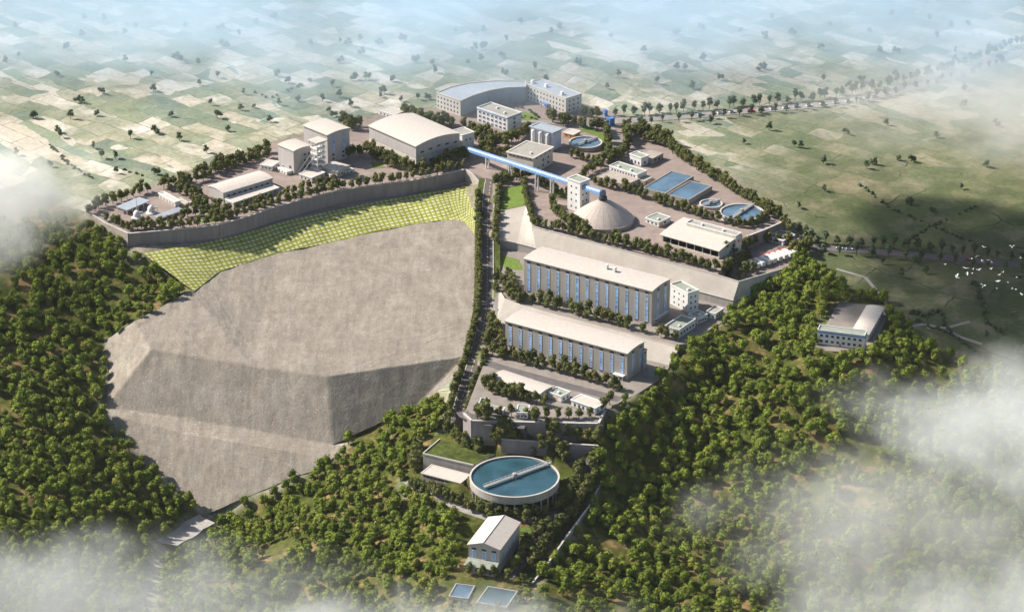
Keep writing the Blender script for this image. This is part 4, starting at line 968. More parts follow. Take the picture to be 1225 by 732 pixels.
# ---- dome and conveyor
pc = P(721, 265, 0); dm_ = empty('stockpile_dome', pc, 0, 'wide pale conical stockpile dome fed by the blue conveyor', 'stockpile dome')
rd = 37.3 * (pc - CAM).dot(FWD) / F
pr = [(rd, 3.0)] + [(rd * (1 - k / 12) ** 1.0, 3.0 + 15.2 * (k / 12) ** .93 + 1.1 * math.sin(math.pi * k / 12)) for k in range(1, 12)] + [(1.6, 18.6)]
MB().lathe(pr, 0, 0, 96).build('shell', 'dome', dm_, False)
MB().lathe([(rd - .3, -.5), (rd - .3, 3.1), (rd + .4, 3.1), (rd + .4, 2.7)], 0, 0, 96).build('ring_wall', 'beige', dm_)
mb = MB()
for k in range(24):
    a = 2 * math.pi * k / 24
    for (r0, z0), (r1, z1) in zip(pr, pr[1:]): mb.tube((r0 * math.cos(a), r0 * math.sin(a), z0), (r1 * math.cos(a), r1 * math.sin(a), z1), .1, 4, cap=False)
mb.build('rib', 'beige', dm_)
MB().lathe([(3.0, 17.0), (3.0, 19.5), (1.5, 20), (0, 20)], 0, 0, 20).build('collar', 'dark', dm_)
c0 = P(558, 177.5, 8.5); c1 = P(679, 216, 17.5); c2 = Vector((pc.x, pc.y, 22.5))
cg = empty('conveyor_gallery', (c0.x, c0.y, 0), 0, 'long enclosed blue conveyor gallery running down from the hall to the conical dome', 'conveyor')
d1 = Vector((c0.x, c0.y, 0))
mb = MB(); prof5 = []
def gallery(mb, p, q, w=3.8, h=3.0):
    p = p - d1; q = q - d1; d = (q - p).normalized(); a = d.cross(Vector((0, 0, 1))).normalized(); u = a.cross(d)
    sec = [(-w / 2, -h / 2), (w / 2, -h / 2), (w / 2, h * .2), (w * .3, h * .48), (-w * .3, h * .48), (-w / 2, h * .2)]
    i = len(mb.v); n = len(sec)
    for c in (p, q): mb.v += [tuple(c + a * s + u * t) for s, t in sec]
    for k in range(n): mb.f.append((i + k, i + (k + 1) % n, i + n + (k + 1) % n, i + n + k)); mb.mi.append(mb.cur)
    mb.f.append(tuple(i + k for k in range(n - 1, -1, -1))); mb.f.append(tuple(i + n + k for k in range(n))); mb.mi += [mb.cur] * 2
gallery(mb, c0, c2 - (c2 - c1).normalized() * 1.0); mb.build('gallery_tube', 'conveyor', cg)
mb = MB(); gallery(mb, c2 - (c2 - c1).normalized() * 1.4, c2 + (c2 - c1).normalized() * .6, 4.4, 4.4); mb.build('head_end', 'navywin', cg)
dv = (c2 - c0); mb = MB(); sd = Vector((-dv.y, dv.x, 0)).normalized()
if sd.y > 0: sd = -sd
for k in range(46):
    q = c0 + dv * ((k + .5) / 47) - d1 + sd * 1.84; mb.beam(q - Vector((dv.x, dv.y, dv.z)).normalized() * .7 + Vector((0, 0, .1)), q + dv.normalized() * .7 + Vector((0, 0, .1)), .1, .8)
mb.build('window_strip', 'bluewin', cg)
MB().beam(c0 - d1 + sd * 1.86 + Vector((0, 0, -1.5)), c2 - d1 - dv.normalized() * 2 + sd * 1.86 + Vector((0, 0, -1.5)), .12, .5).build('side_rail', 'bluetrim', cg)
for t in (.16, .335, .53, .64):
    q = c0 + dv * t; mb = MB(); zg = H(q.x, q.y)
    for sg in (-1, 1): mb.tube((q.x - d1.x + sd.x * sg * 1.4, q.y - d1.y + sd.y * sg * 1.4, zg - 1), (q.x - d1.x + sd.x * sg * 1.2, q.y - d1.y + sd.y * sg * 1.2, q.z - 1.6), .55, 8)
    mb.beam((q.x - d1.x - sd.x * 1.6, q.y - d1.y - sd.y * 1.6, q.z - 2.0), (q.x - d1.x + sd.x * 1.6, q.y - d1.y + sd.y * 1.6, q.z - 2.0), .9, .7)
    mb.build('trestle', 'white', cg)
b = B('transfer_tower', 'tall slim white tower with small square windows pierced by the blue conveyor', 'conveyor tower', (679, 213.5), (694, 219), (705.7, 215), 24.5, z=0)
b.plinth(); b.walls('white'); b.flatroof('roofgreen', .5, 'white', .5); b.grid('y', 2, 4, 1.2, 1.5, 3.2, 5.2, 'darkwin', .12); b.grid('x', 2, 3, 1.2, 1.5, 3.2, 5.2, 'darkwin', .12)
# ---- yard below the lower hall
b = B('arched_store', 'low store with long white arched roof behind a tree row below the lower tall hall', 'store', (587.5, 451.5), (646, 471), (657.7, 461.5), 5.6, z=-25)
b.plinth(); b.archwalls('cream', 'y', .8); b.archroof('roof', 'y', .8, .7, .35); b.grid('y', 9, 1, 2.4, 1.4, 1.8, 3, 'darkwin'); b.door('x', b.W * .3, b.W * .7, 3.4, 'navywin')
b = B('control_hut', 'small white hut with orange door and sunken green roof beside the arched store', 'hut', (656, 469), (671.5, 474.5), (681, 468.5), 4.4, z=-25)
b.plinth(); b.walls('white'); b.flatroof('roofgreen', .6, 'white', .3); b.door('y', b.L * .35, b.L * .55, 2.8, 'orange'); b.grid('x', 2, 1, 1.6, 1.4, 1.4, 3); b.units([(2, 4)])
b = B('canteen', 'low white building with plain white roof at the yard corner near the forest', 'low building', (683.5, 478), (712, 488), (721.5, 481), 5.2, z=-25)
b.plinth(); b.walls('white'); b.flatroof('roof', .3, 'white', .6); b.grid('y', 5, 1, 1.5, 2.2, 1.2, 3, 'darkwin'); b.grid('x', 2, 1, 1.6, 1.5, 1.6, 3); b.door('y', b.L * .04, b.L * .1, 2.8, 'navywin')
basin('small_pool', 'tiny square dark blue pool beside the avenue in the yard below the halls', (572, 483), (581.5, 485), (585, 476), .8, -25, 'water', 'kerb')
b = B('flat_hut', 'small flat roofed pale hut next to the tiny square pool', 'hut', (584.5, 489), (601, 491.5), (603, 487.5), 2.6, z=-25)
b.plinth(); b.walls('white'); b.flatroof('roofgrey', .4, 'white', .3); b.grid('y', 3, 1, 1.3, 1.2, .8, 3)
b = B('green_roof_hut', 'square hut with green-grey roof standing among trees near the yard wall', 'hut', (618, 492.5), (631.5, 494), (633.5, 485), 4.6, z=-25)
b.plinth(); b.walls('white'); b.flatroof('roofgreen', .5, 'white', .3); b.grid('y', 3, 1, 1.4, 1.4, 1.6, 3); b.door('y', b.L * .8, b.L * .93, 2.6)
# ---- tank level
b = B('tank_house', 'long low building with white roof tucked between the grass terrace and the huge tank', 'low building', (504.5, 565.5), (550.5, 577.5), (561, 567.5), 5.6, z=-54.5)
b.plinth('concrete', .8); b.walls('beige'); b.flatroof('roof', .25, 'roof', .6); b.grid('y', 10, 1, 2.2, 1.2, 3.4, 3, 'darkwin', .03); b.door('x', b.W * .3, b.W * .5, 3, 'navywin'); b.door('y', b.L * .35, b.L * .42, 2.8, 'orange')
b = B('press_house', 'tall grey press house with white pitched roof and front lean-to below the huge tank', 'industrial house', (559.8, 652), (597.5, 657.5), (621.3, 625.5), 15.5, 'roof', -62)
b.plinth('concrete', .8); D = b.L; rise = 3.0
mb = MB(); mb.extr([(0, 0), (D, 0), (D, b.h), (D / 2, b.h + rise), (0, b.h)], 'x', 0, b.W); b.part('wall', 'panelpale', mb)
mb = MB(); mb.extr([(-.8, b.h - .1), (D / 2, b.h + rise + .05), (D + .8, b.h - .1), (D + .8, b.h + .4), (D / 2, b.h + rise + .55), (-.8, b.h + .4)], 'x', -.8, b.W + .8); b.part('roof', 'roof', mb)
MB().extr([(D / 2 - .4, b.h + rise + .56), (D / 2 + .4, b.h + rise + .56), (D / 2, b.h + rise + .9)], 'x', -.8, b.W + .8).build('ridge_cap', 'kerb', b.root)
for k in range(3):
    y = D * (.18 + .32 * k); b.win('y', y - 1.0, y + 1.0, b.h - 8.2, b.h - 3.4, 'bluewin', frame='steel'); b.win('y', y - 1.5, y + 1.5, b.h - 2.6, b.h - 1.4, 'dark', 'louvre')
for k in range(4): b.win('x', b.W * (.15 + .22 * k), b.W * (.15 + .22 * k) + 1.6, 7.5, 10.5, 'bluewin')
mb = MB(); mb.extr([(-6.8, 0), (0, 0), (0, 6.6), (-6.8, 5.0)], 'y', .6, D - .2); lt = b.part('lean_to', 'beige', mb)
mb = MB(); mb.extr([(-7.6, 4.9), (0, 6.65), (0, 7.0), (-7.6, 5.25)], 'y', .0, D + .4); mb.build('roof', 'roofgreen', lt)
for k in range(4):
    mb = MB(); y = D * (.12 + .22 * k); mb.box(-6.9, y, 1.2, -6.6, y + 2, 3.4); mb.build('window', 'darkwin', lt)
basin('clear_pool', 'smaller of the two sunken pools below the press house, partly under mist', (537, 711.5), (560, 715.5), (568.5, 700), .9, -63.5, 'waterpale', 'concrete', div=0)
basin('clear_pool', 'larger of the two sunken pools below the press house', (569.5, 720), (606, 726), (619.5, 706.5), .9, -63.5, 'water', 'concrete')
# ---- hill top building
b = B('hilltop_office', 'white two storey building with blue roof edge standing alone on the wooded hill', 'office', (978, 395), (1034.5, 402), (1037.5, 396.2), 10.5, z=-13.5)
b.plinth(); b.walls('white'); b.flatroof('roofgreen', .7, 'white', .15)
e = MB(); b.fbox(e, 'y', 0, b.L, 8.9, 9.9, .02, .22); b.fbox(e, 'x', 0, b.W, 8.9, 9.9, .02, .22); b.part('blue_band', 'bluetrim', e); b.grid('y', 8, 2, 2.0, 1.9, 2.2, 4.0, 'navywin', .03, 'white'); b.grid('x', 1, 2, 1.8, 1.9, 2.2, 4.0, 'navywin', .2)
b.door('y', b.L * .49, b.L * .53, 2.4, 'navywin')
b = B('hilltop_shed', 'long white roofed shed behind the lone hilltop building', 'shed', (1021, 393.5), (1038.7, 400.5), (1057, 368.7), 5.2, z=-13.5)
b.plinth(); b.archwalls('cream', 'x', .9); b.archroof('roof', 'x', .9, .5, .35); b.grid('x', 7, 1, 2, 1.4, 1.6, 3); b.door('y', b.L * .4, b.L * .6, 3.2, 'navywin')
# ---- walls
def wall_run(label, top, foot_extra=16.0, z=None, thick=1.0, up=.9, cap=True, m='wall', name='retaining_wall'):
    """a wall following picture points of its top edge, reaching down below the ground at its foot"""
    tp = [P(*t) if len(t) == 3 else P(t[0], t[1], z) for t in top]; o = tp[0].copy()
    r = empty(name, o, 0, label, 'wall'); mb = MB(); cp = MB(); pi = MB(); acc = 0
    for a, c in zip(tp, tp[1:]):
        a = a - o; c = c - o; d = (c - a); ln = d.length; dd = d.normalized(); n = Vector((dd.y, -dd.x, 0)).normalized()
        if n.y > 0: n = -n
        q = n * thick
        i = len(mb.v); mb.v += [tuple(p) for p in (a + Vector((0, 0, -foot_extra)), c + Vector((0, 0, -foot_extra)), c + q + Vector((0, 0, -foot_extra)), a + q + Vector((0, 0, -foot_extra)),
                     a + Vector((0, 0, up)), c + Vector((0, 0, up)), c + q + Vector((0, 0, up)), a + q + Vector((0, 0, up)))]
        for f4 in ((4, 5, 6, 7), (3, 2, 6, 7), (0, 3, 7, 4), (1, 5, 6, 2), (0, 4, 5, 1)): mb.f.append(tuple(i + k for k in f4)); mb.mi.append(0)
        cp.beam(a + n * thick * .5 + Vector((0, 0, up + .16)), c + n * thick * .5 + Vector((0, 0, up + .16)), thick + .5, .3)
        m_ = max(1, int(ln / 9))
        for k in range(m_):
            p = a + d * ((k + .5) / m_) + q; pi.tube(p + Vector((0, 0, -foot_extra)), p + Vector((0, 0, up)), .38, 4)
    mb.build('wall_face', m, r)
    if cap: cp.build('coping', 'kerb', r)
    return r
wall_run('long tall grey retaining wall curving under the walled terrace above the green lattice slope', [(154, 280.5), (175, 278.7), (200, 276.5), (232, 273.5), (262, 270), (295, 260.5), (325, 250), (365, 239), (406, 229), (450, 222.5), (490, 217.5), (525, 210.5), (557, 203.5)], 15, 0)
wall_run('short lit end wall of the terrace facing the forest at its far corner', [(103, 253), (127, 268), (154, 280.5)], 13, 0, m='beige')
wall_run('pale stepped wall dropping from the end of the long retaining wall to the avenue', [(557, 203.5, 0), (566, 210, -1), (577, 222, -4), (580, 229, -6)], 9, m='palecon')
wall_run('grey wall holding up the yard corner beside the round tanks', [(893, 284), (915, 275.5), (937, 266)], 12, 0)
wall_run('wall under the edge of the tree planted yard above the huge tank', [(555.5, 495.5), (565, 504), (640, 506), (715, 507.5), (723, 492)], 13, -25)
wall_run('lower grey wall half hidden by trees between the yard wall and the huge tank', [(600, 526, -35), (655, 530, -35.3), (716, 534, -36)], 9)
wall_run('pale boundary wall stepping down beside the tank road along the forest', [(717, 534, -41), (721, 556, -47), (719, 577, -52), (704, 606, -56.5), (680, 638, -59), (656, 672, -61.5), (636, 698, -63.5)], 3, m='wall', thick=.6, up=.3)
wall_run('low wall between the terrace corner station and the garden trees', [(216, 240), (226, 246), (229, 244)], 2, 0, m='cream', up=2.2)
# grass topped terrace by the tank
gt_ = empty('grass_terrace', P(506, 543, -45), 0, 'grass topped buried reservoir with grey front wall above the low tank building', 'reservoir'); o0 = P(506, 543, -45)
qs = [P(*q, -45) - o0 for q in ((506, 543), (566.5, 557), (592, 543), (526, 526))]
MB().prism([(q.x, q.y) for q in qs], -13, 0).build('wall_face', 'concrete', gt_)
i_ = [q * .985 + (sum(qs, Vector()) / 4) * .015 for q in qs]; MB().prism([(q.x, q.y) for q in i_], -.5, .15).build('grass_top', 'bank', gt_)
mb = MB()
for a, c in ((0, 1), (3, 0)): mb.beam(qs[a] + Vector((0, 0, .4)), qs[c] + Vector((0, 0, .4)), .7, .9)
mb.build('coping', 'kerb', gt_)
# embankment under the brown yard
eb = empty('embankment', P(637, 271, 0), 0, 'long pale paved embankment between the brown yard and the longer tall hall', 'embankment'); o0 = P(637, 271, 0)
def onp(px, py, pl):
    a, b_, c = pl; n = (b_ - a).cross(c - a); d = ray(px, py); return CAM + d * ((a - CAM).dot(n) / d.dot(n))
pl1 = (P(637, 271, -.05), P(858, 329, -.05), P(770, 331, -12))
T = [P(597, 252, -6), P(629, 246, -3)] + [P(637 + 221 * k / 4, 271 + 58 * k / 4, -.05) for k in range(5)] + [onp(884, 337, pl1), P(944, 319.5, -9.05)]
Bt = [P(595, 286, -11), onp(618, 291, pl1), onp(641, 297, pl1)] + [onp(641 + 232 * k / 4, 297 + 61.5 * k / 4, pl1) for k in range(1, 5)] + [onp(877, 359.5, pl1), P(938, 340, -16)]
mb = MB(); nf = 6
for i in range(8):
    for s_ in range(4):
        for k in range(nf):
            e = [T[i].lerp(T[i + 1], s_ / 4), T[i].lerp(T[i + 1], (s_ + 1) / 4)]; g = [Bt[i].lerp(Bt[i + 1], s_ / 4), Bt[i].lerp(Bt[i + 1], (s_ + 1) / 4)]
            q = [e[0].lerp(g[0], k / nf), e[0].lerp(g[0], (k + 1) / nf), e[1].lerp(g[1], (k + 1) / nf), e[1].lerp(g[1], k / nf)]
            mb.quad(*[p - o0 for p in q])
mb.build('slope_face', 'palecon', eb)
mb = MB()
for i in range(8): mb.quad(Bt[i] - o0, Bt[i] - o0 + Vector((0, 0, -14)), Bt[i + 1] - o0 + Vector((0, 0, -14)), Bt[i + 1] - o0)
mb.quad(T[0] - o0, T[0] - o0 + Vector((0, 0, -14)), Bt[0] - o0 + Vector((0, 0, -14)), Bt[0] - o0)
mb.build('wall_face', 'concrete', eb)
mb = MB()
for l in (T[2:], Bt):
    for a, c in zip(l, l[1:]): mb.beam(a - o0 + Vector((0, 0, .12)), c - o0 + Vector((0, 0, .12)), .7, .5)
mb.build('coping', 'kerb', eb)
mb = MB()
for i, t in ((7, .3), (7, .62), (7, .9)):
    a, c = T[i].lerp(T[i + 1], t), Bt[i].lerp(Bt[i + 1], t); mb.beam(a - o0 + Vector((0, 0, .1)), c - o0 + Vector((0, 0, .1)), .6, .4)
mb.build('drain_channel', 'kerb', eb)
# ------------------------------------------------------------------ trees
def crown_mesh(name, m, seed, R0, H0, zc, lobes=8, cards=130, squash=.8):
    """leafy crown: uneven lumps with many small leaf clumps over and between them; unit tree about H0 tall"""
    r_ = random.Random(seed); bm = bmesh.new()
    cs = []
    for k in range(lobes):
        a = 2 * math.pi * (k / lobes) * 1.7 + r_.uniform(-.5, .5); t = r_.uniform(0, 1)
        rr = R0 * r_.uniform(.30, .62) * (1 - .45 * t); z = zc + (t - .42) * R0 * 1.35 * squash
        cs.append((Vector((rr * math.cos(a), rr * math.sin(a), z)), R0 * r_.uniform(.42, .58) * (1 - .2 * t)))
    cs.append((Vector((0, 0, zc)), R0 * .5))
    for c, r in cs:
        ret = bmesh.ops.create_icosphere(bm, subdivisions=1, radius=r, matrix=Matrix.Translation(c))
        for v in ret['verts']:
            d = v.co - c; v.co = c + d * r_.uniform(.74, 1.16); v.co.z = c.z + (v.co.z - c.z) * .88
    for k in range(cards):
        c, r = r_.choice(cs); d = Vector((r_.gauss(0, 1), r_.gauss(0, 1), r_.gauss(.25, 1))).normalized()
        p = c + d * r * r_.uniform(.95, 1.28); nrm = (d + Vector((r_.gauss(0, .5), r_.gauss(0, .5), r_.gauss(.2, .5)))).normalized()
        a = nrm.orthogonal().normalized(); b = nrm.cross(a); th = r_.uniform(0, 6.28); a, b = a * math.cos(th) + b * math.sin(th), b * math.cos(th) - a * math.sin(th)
        s = R0 * r_.uniform(.10, .2)
        vs = [bm.verts.new(p + a * s * x + b * s * y * .75 + nrm * z) for x, y, z in ((-1, -.6, 0), (.2, -1, s * .2), (1, .3, 0), (-.1, 1, s * .25))]
        bm.faces.new(vs)
    me = bpy.data.meshes.new(name); bm.to_mesh(me); bm.free(); me.materials.append(m); return me
def trunk_mesh(name, h, r, seed):
    r_ = random.Random(seed); mb = MB(); b = Vector((r_.uniform(-.15, .15), r_.uniform(-.15, .15), h * .6))
    mb.tube((0, 0, -.6), b, r, 6, r * .7, False); top = b + Vector((r_.uniform(-.2, .2), r_.uniform(-.2, .2), h * .5)); mb.tube(b, top, r * .7, 6, r * .35, False)
    for k in range(3):
        a = r_.uniform(0, 6.28); mb.tube(b, b + Vector((math.cos(a) * h * .35, math.sin(a) * h * .35, h * .4)), r * .45, 5, r * .2, False)
    me = bpy.data.meshes.new(name); me.from_pydata(mb.v, [], mb.f); me.materials.append(M['bark']); return me
CR = {'forest': [crown_mesh('crown', M['leaf'], 100 + k, 3.5, 7, 4.6, 8 + k % 3) for k in range(7)],
      'yard': [crown_mesh('crown', M['leafyard'], 200 + k, 2.75, 5.5, 3.8, 7, 110, 1.0) for k in range(5)],
      'road': [crown_mesh('crown', M['leaffar'], 300 + k, 3.0, 7, 4.4, 6, 70, 1.1) for k in range(4)],
      'field': [crown_mesh('crown', M['leaffar'], 400 + k, 2.8, 6, 4.0, 6, 70, 1.0) for k in range(4)]}
TK = {'forest': [trunk_mesh('trunk', 3.6, .3, k) for k in range(3)], 'yard': [trunk_mesh('trunk', 2.9, .2, 10 + k) for k in range(3)],
      'road': [trunk_mesh('trunk', 3.4, .25, 20 + k) for k in range(2)], 'field': [trunk_mesh('trunk', 3.2, .24, 30 + k) for k in range(2)]}
tr = random.Random(11)
def tree(kind, p, s, label, group, parts=True, name='tree', cat='tree'):
    o = bpy.data.objects.new(name, None if parts else tr.choice(CR[kind])); COL.objects.link(o)
    o.location = p; o.rotation_euler = (0, 0, tr.uniform(0, 6.28)); sz = s * tr.uniform(.92, 1.12); o.scale = (s, s, sz); tag(o, label, cat, group)
    o.empty_display_size = 1
    if parts:
        for nm, me in (('trunk', tr.choice(TK[kind])), ('crown', tr.choice(CR[kind]))):
            c = bpy.data.objects.new(nm, me); COL.objects.link(c); c.parent = o
    else:
        c = bpy.data.objects.new('trunk', tr.choice(TK[kind])); COL.objects.link(c); c.parent = o
    return o
# ---- forest: candidates over the wooded slopes
spots = []
step = 7.1
for gx in np.arange(-640, 640, step):
    for gy in np.arange(-420, 170, step):
        x = gx + tr.uniform(-.46, .46) * step; y = gy + tr.uniform(-.46, .46) * step
        z = HT(x, y); px, py = pix((x, y, z))
        if not (-230 < px < 1460 and py < 860): continue
        if not any(inpoly(px, py, f) for f in FOREST): continue
        if any(inpoly(px, py, f) for f in NOFOR): continue
        if any(inpoly(x, y, PLW[k][1]) for k in PLW) or inpoly(x, y, heap_poly): continue
        dn = noise.noise(Vector((x * .016, y * .016, 7))) + .6 * noise.noise(Vector((x * .045, y * .045, 2)))
        if dn > .52 or tr.random() < .06 + max(0, dn) * .7: continue
        s = tr.choice((tr.uniform(.7, 1.0), tr.uniform(1.0, 1.42), tr.uniform(1.0, 1.42)))
        spots.append((x, y, z, s, px, py))
def where(px, py):
    if px < 262 and not (px > 190 and py > 620): return 'large round crowned tree in the forest on the hillside beside the tailings heap', 'forest trees beside the tailings heap'
    if px < 600: return 'large round crowned tree in the wood between the heap foot and the round tank', 'forest trees below the heap and tank'
    return 'large round crowned tree in the forest sloping down from the lone hilltop building', 'forest trees around the hilltop building'
def mistiness(px, py): return max(0, (py - 600) / 80, (px - 760) / 300 * ((py - 430) / 200) if py > 430 else 0)
def vis(t): return 0 if not (5 < t[4] < 1220 and 5 < t[5] < 726) else t[3] - .35 * min(1, mistiness(t[4], t[5]))
spots.sort(key=vis, reverse=True)
for x, y, z, s, px, py in spots[:296]:
    l, g = where(px, py); tree('forest', (x, y, z - .2), s, l, g, True, 'forest_tree')
rest = spots[296:]
def scatter(name, pts, kind, label, cat, group=None):
    """one object that instances crowns and trunks on its points"""
    me = bpy.data.meshes.new(name); me.from_pydata([(p[0], p[1], p[2] - .2) for p in pts], [], [])
    for an, vals, ty in (('turn', [tr.uniform(0, 6.28) for _ in pts], 'FLOAT'), ('size', [p[3] for p in pts], 'FLOAT'), ('pick', [tr.randrange(len(CR[kind])) for _ in pts], 'INT')):
        a = me.attributes.new(an, ty, 'POINT'); a.data.foreach_set('value', vals)
    o = bpy.data.objects.new(name, me); COL.objects.link(o)
    ng = bpy.data.node_groups.new(name, 'GeometryNodeTree'); ng.interface.new_socket('Geometry', in_out='INPUT', socket_type='NodeSocketGeometry'); ng.interface.new_socket('Geometry', in_out='OUTPUT', socket_type='NodeSocketGeometry')
    gi = ng.nodes.new('NodeGroupInput'); go_ = ng.nodes.new('NodeGroupOutput'); jo = ng.nodes.new('GeometryNodeJoinGeometry')
    def named(nm, ty):
        n = ng.nodes.new('GeometryNodeInputNamedAttribute'); n.data_type = ty; n.inputs[0].default_value = nm
        return [s for s in n.outputs if s.enabled and s.name == 'Attribute'][0]
    def branch(meshes, idx):
        gj = ng.nodes.new('GeometryNodeGeometryToInstance')
        for me_ in meshes[::-1]:
            src = [ob for ob in bpy.data.objects if ob.data == me_][0]
            oi = ng.nodes.new('GeometryNodeObjectInfo'); oi.transform_space = 'ORIGINAL'; oi.inputs['Object'].default_value = src; oi.inputs['As Instance'].default_value = False
            ng.links.new(oi.outputs['Geometry'], gj.inputs[0])
        ip = ng.nodes.new('GeometryNodeInstanceOnPoints'); ng.links.new(gi.outputs[0], ip.inputs['Points']); ng.links.new(gj.outputs[0], ip.inputs['Instance'])
        ip.inputs['Pick Instance'].default_value = True; ng.links.new(named('pick', 'INT'), ip.inputs['Instance Index'])
        cx = ng.nodes.new('ShaderNodeCombineXYZ'); ng.links.new(named('turn', 'FLOAT'), cx.inputs[2])
        er = ng.nodes.new('FunctionNodeEulerToRotation'); ng.links.new(cx.outputs[0], er.inputs[0]); ng.links.new(er.outputs[0], ip.inputs['Rotation'])
        ng.links.new(named('size', 'FLOAT'), ip.inputs['Scale']); ng.links.new(ip.outputs[0], jo.inputs[0])
    branch(CR[kind], 0); branch(TK[kind], 1)
    ng.links.new(jo.outputs[0], go_.inputs[0])
    md = o.modifiers.new('scatter', 'NODES'); md.node_group = ng
    return tag(o, label, cat, group, 'stuff')
scatter('forest', rest, 'forest', 'dense mass of smaller rounded trees covering the wooded slopes around the works', 'forest')
# ---- planted rows
ROWS = []   # (points, size, label, group)
def row(pts, gap, label, group, s=1.0, z=None, jit=.5, double=0.0):
    """trees every gap metres along picture points of their feet"""
    l = [P(*q) if len(q) == 3 else (P(q[0], q[1], z) if z is not None else G(*q)) for q in pts]
    ln = sum((b - a).length for a, b in zip(l, l[1:])); n = max(2, int(ln / gap) + 1); pp = resample(l, n)
    for i, p in enumerate(pp):
        for side in ((0,) if not double else (-1, 1)):
            q = p.copy()
            if double:
                d = pp[min(i + 1, n - 1)] - pp[max(i - 1, 0)]; d.z = 0; d.normalize(); q += Vector((-d.y, d.x, 0)) * side * double / 2 + d * side * gap * .25
            q.x += tr.uniform(-jit, jit); q.y += tr.uniform(-jit, jit); 
            if tr.random() < .04: continue
            zz = H(q.x, q.y) if z is None and len(pts[0]) == 2 else (p.z if z is None else z)
            ROWS.append((q.x, q.y, zz, s * 1.25 * tr.uniform(.78, 1.16), label, group))
AV = 'avenue trees'
row([(572, 236, -6), (572.5, 260, -9.5), (573, 300, -15), (573, 350, -20.5), (571, 380, -23), (563, 410, -26.5), (556, 437, -31)], 3.7, 'small dark tree in the close set avenue row along the heap edge', AV)
row([(554, 443, -31.5), (547, 462, -35), (541, 480, -39), (537, 505, -44), (535, 522, -46.5)], 4.6, 'small dark tree in the avenue row running down towards the tank', AV, 1.1)
row([(598, 221, -2), (595.5, 245, -6), (594, 270, -10), (593, 290, -13)], 4.3, 'small dark tree in the avenue row beside the bright lawn', AV)
row([(594, 330, -18), (593, 350, -20)], 4.5, 'small tree in the avenue row beside the halls', AV); row([(589, 385, -23.3), (584, 412, -25), (578, 440, -28.5), (571, 457, -33), (562, 482, -39), (558, 498, -42.5), (555, 515, -45.5)], 5, 'small tree in the avenue row beside the halls', AV, 1.1)
row([(601, 338), (609, 357), (622, 362)], 5, 'small tree on the curved verge by the pale apron', 'yard trees', 1.15)
row([(608, 330), (615, 350), (626, 360)], 5.5, 'small tree on the curved verge by the pale apron', 'yard trees', 1.1)
row([(628, 360.5, -18), (705, 381, -18), (790, 403.5, -18)], 6.2, 'small tree in the front row of the planted strip below the longer tall hall', 'yard trees', 1.15, jit=.8)
row([(645, 358.5, -18), (700, 373.5, -18), (752, 388, -18)], 8, 'small tree in the rear row of the planted strip below the longer tall hall', 'yard trees', 1.1, jit=1.0)
row([(796, 404.5, -18), (808, 407.5, -18)], 5, 'small tree in the front row of the planted strip below the longer tall hall', 'yard trees', 1.1)
row([(605, 429, -25), (680, 449, -25), (742, 468, -25)], 6.0, 'small tree in the front row of the planted strip below the lower tall hall', 'yard trees', 1.15, jit=.8)
row([(612, 424.5, -25), (660, 437, -25), (712, 453, -25)], 8, 'small tree in the rear row of the planted strip below the lower tall hall', 'yard trees', 1.1, jit=1.0)
row([(590, 425, -25), (598, 428, -25), (602, 420, -25)], 5, 'small tree clustered at the avenue end of the lower tall hall', 'yard trees', 1.15); row([(591, 408, -25), (597, 398, -25), (600, 412, -25)], 5, 'small tree clustered at the avenue end of the lower tall hall', 'yard trees', 1.15)
row([(575, 462, -25), (583, 466, -25), (590, 462, -25)], 4, 'small tree in the thick row in front of the arched store', 'yard trees', 1.15); row([(588, 470, -25), (615, 477, -25), (650, 485, -25)], 5, 'small tree in the thick row in front of the arched store', 'yard trees', 1.2); row([(598, 468, -25), (625, 478, -25)], 6, 'small tree in the thick row in front of the arched store', 'yard trees', 1.1)
row([(570, 493, -25), (585, 497, -25), (612, 498, -25)], 8, 'small tree in the sparse row along the yard wall edge', 'yard trees'); row([(628, 500, -25), (640, 498, -25), (655, 500, -25), (672, 500, -25), (685, 501, -25), (706, 499, -25)], 7, 'small tree in the sparse row along the yard wall edge', 'yard trees'); row([(722, 490, -25), (730, 484, -25)], 5, 'small tree behind the plain white canteen', 'yard trees', 1.2)
# below the yard wall, and around the tank
TG = 'trees around the thickener tank'
row([(560, 522), (585, 528), (610, 520), (640, 524), (660, 522), (680, 526), (712, 531)], 6.5, 'bright tree at the foot of the planted yard wall', TG, 1.5, jit=2)
row([(560, 533), (590, 537), (620, 542), (650, 545), (690, 549)], 6.5, 'tree in the row behind the huge tank along the road', TG, 1.4, jit=1)
row([(575, 528), (590, 532)], 5, 'bright tree at the foot of the planted yard wall', TG, 1.5, jit=2); row([(545, 528), (556, 536)], 5, 'bright tree at the foot of the planted yard wall', TG, 1.2)
row([(500, 590), (520, 594), (545, 602), (565, 612)], 5.5, 'small tree in the row in front of the low tank house', TG, 1.15, jit=1); row([(492, 584), (515, 589), (535, 597)], 6, 'small tree in the row in front of the low tank house', TG, 1.1, jit=1)
row([(575, 615), (600, 620), (630, 621), (655, 618)], 6, 'small tree in the arc of trees under the huge tank', TG, 1.15, jit=1); row([(588, 628), (605, 631)], 6, 'small tree in the arc of trees under the huge tank', TG, 1.1)
row([(688, 560), (690, 575), (684, 592), (668, 612)], 6, 'small tree between the huge tank and the curving road', TG, 1.1)
row([(708, 553), (711, 575), (702, 594), (688, 612), (670, 632), (652, 655), (634, 680)], 4.6, 'small tree in the outer row along the tank road', TG, 1.15, jit=.8)
row([(654, 632), (640, 648), (626, 665), (617, 682)], 4.6, 'small tree in the inner row of the road below the tank', TG, 1.15, jit=.8)
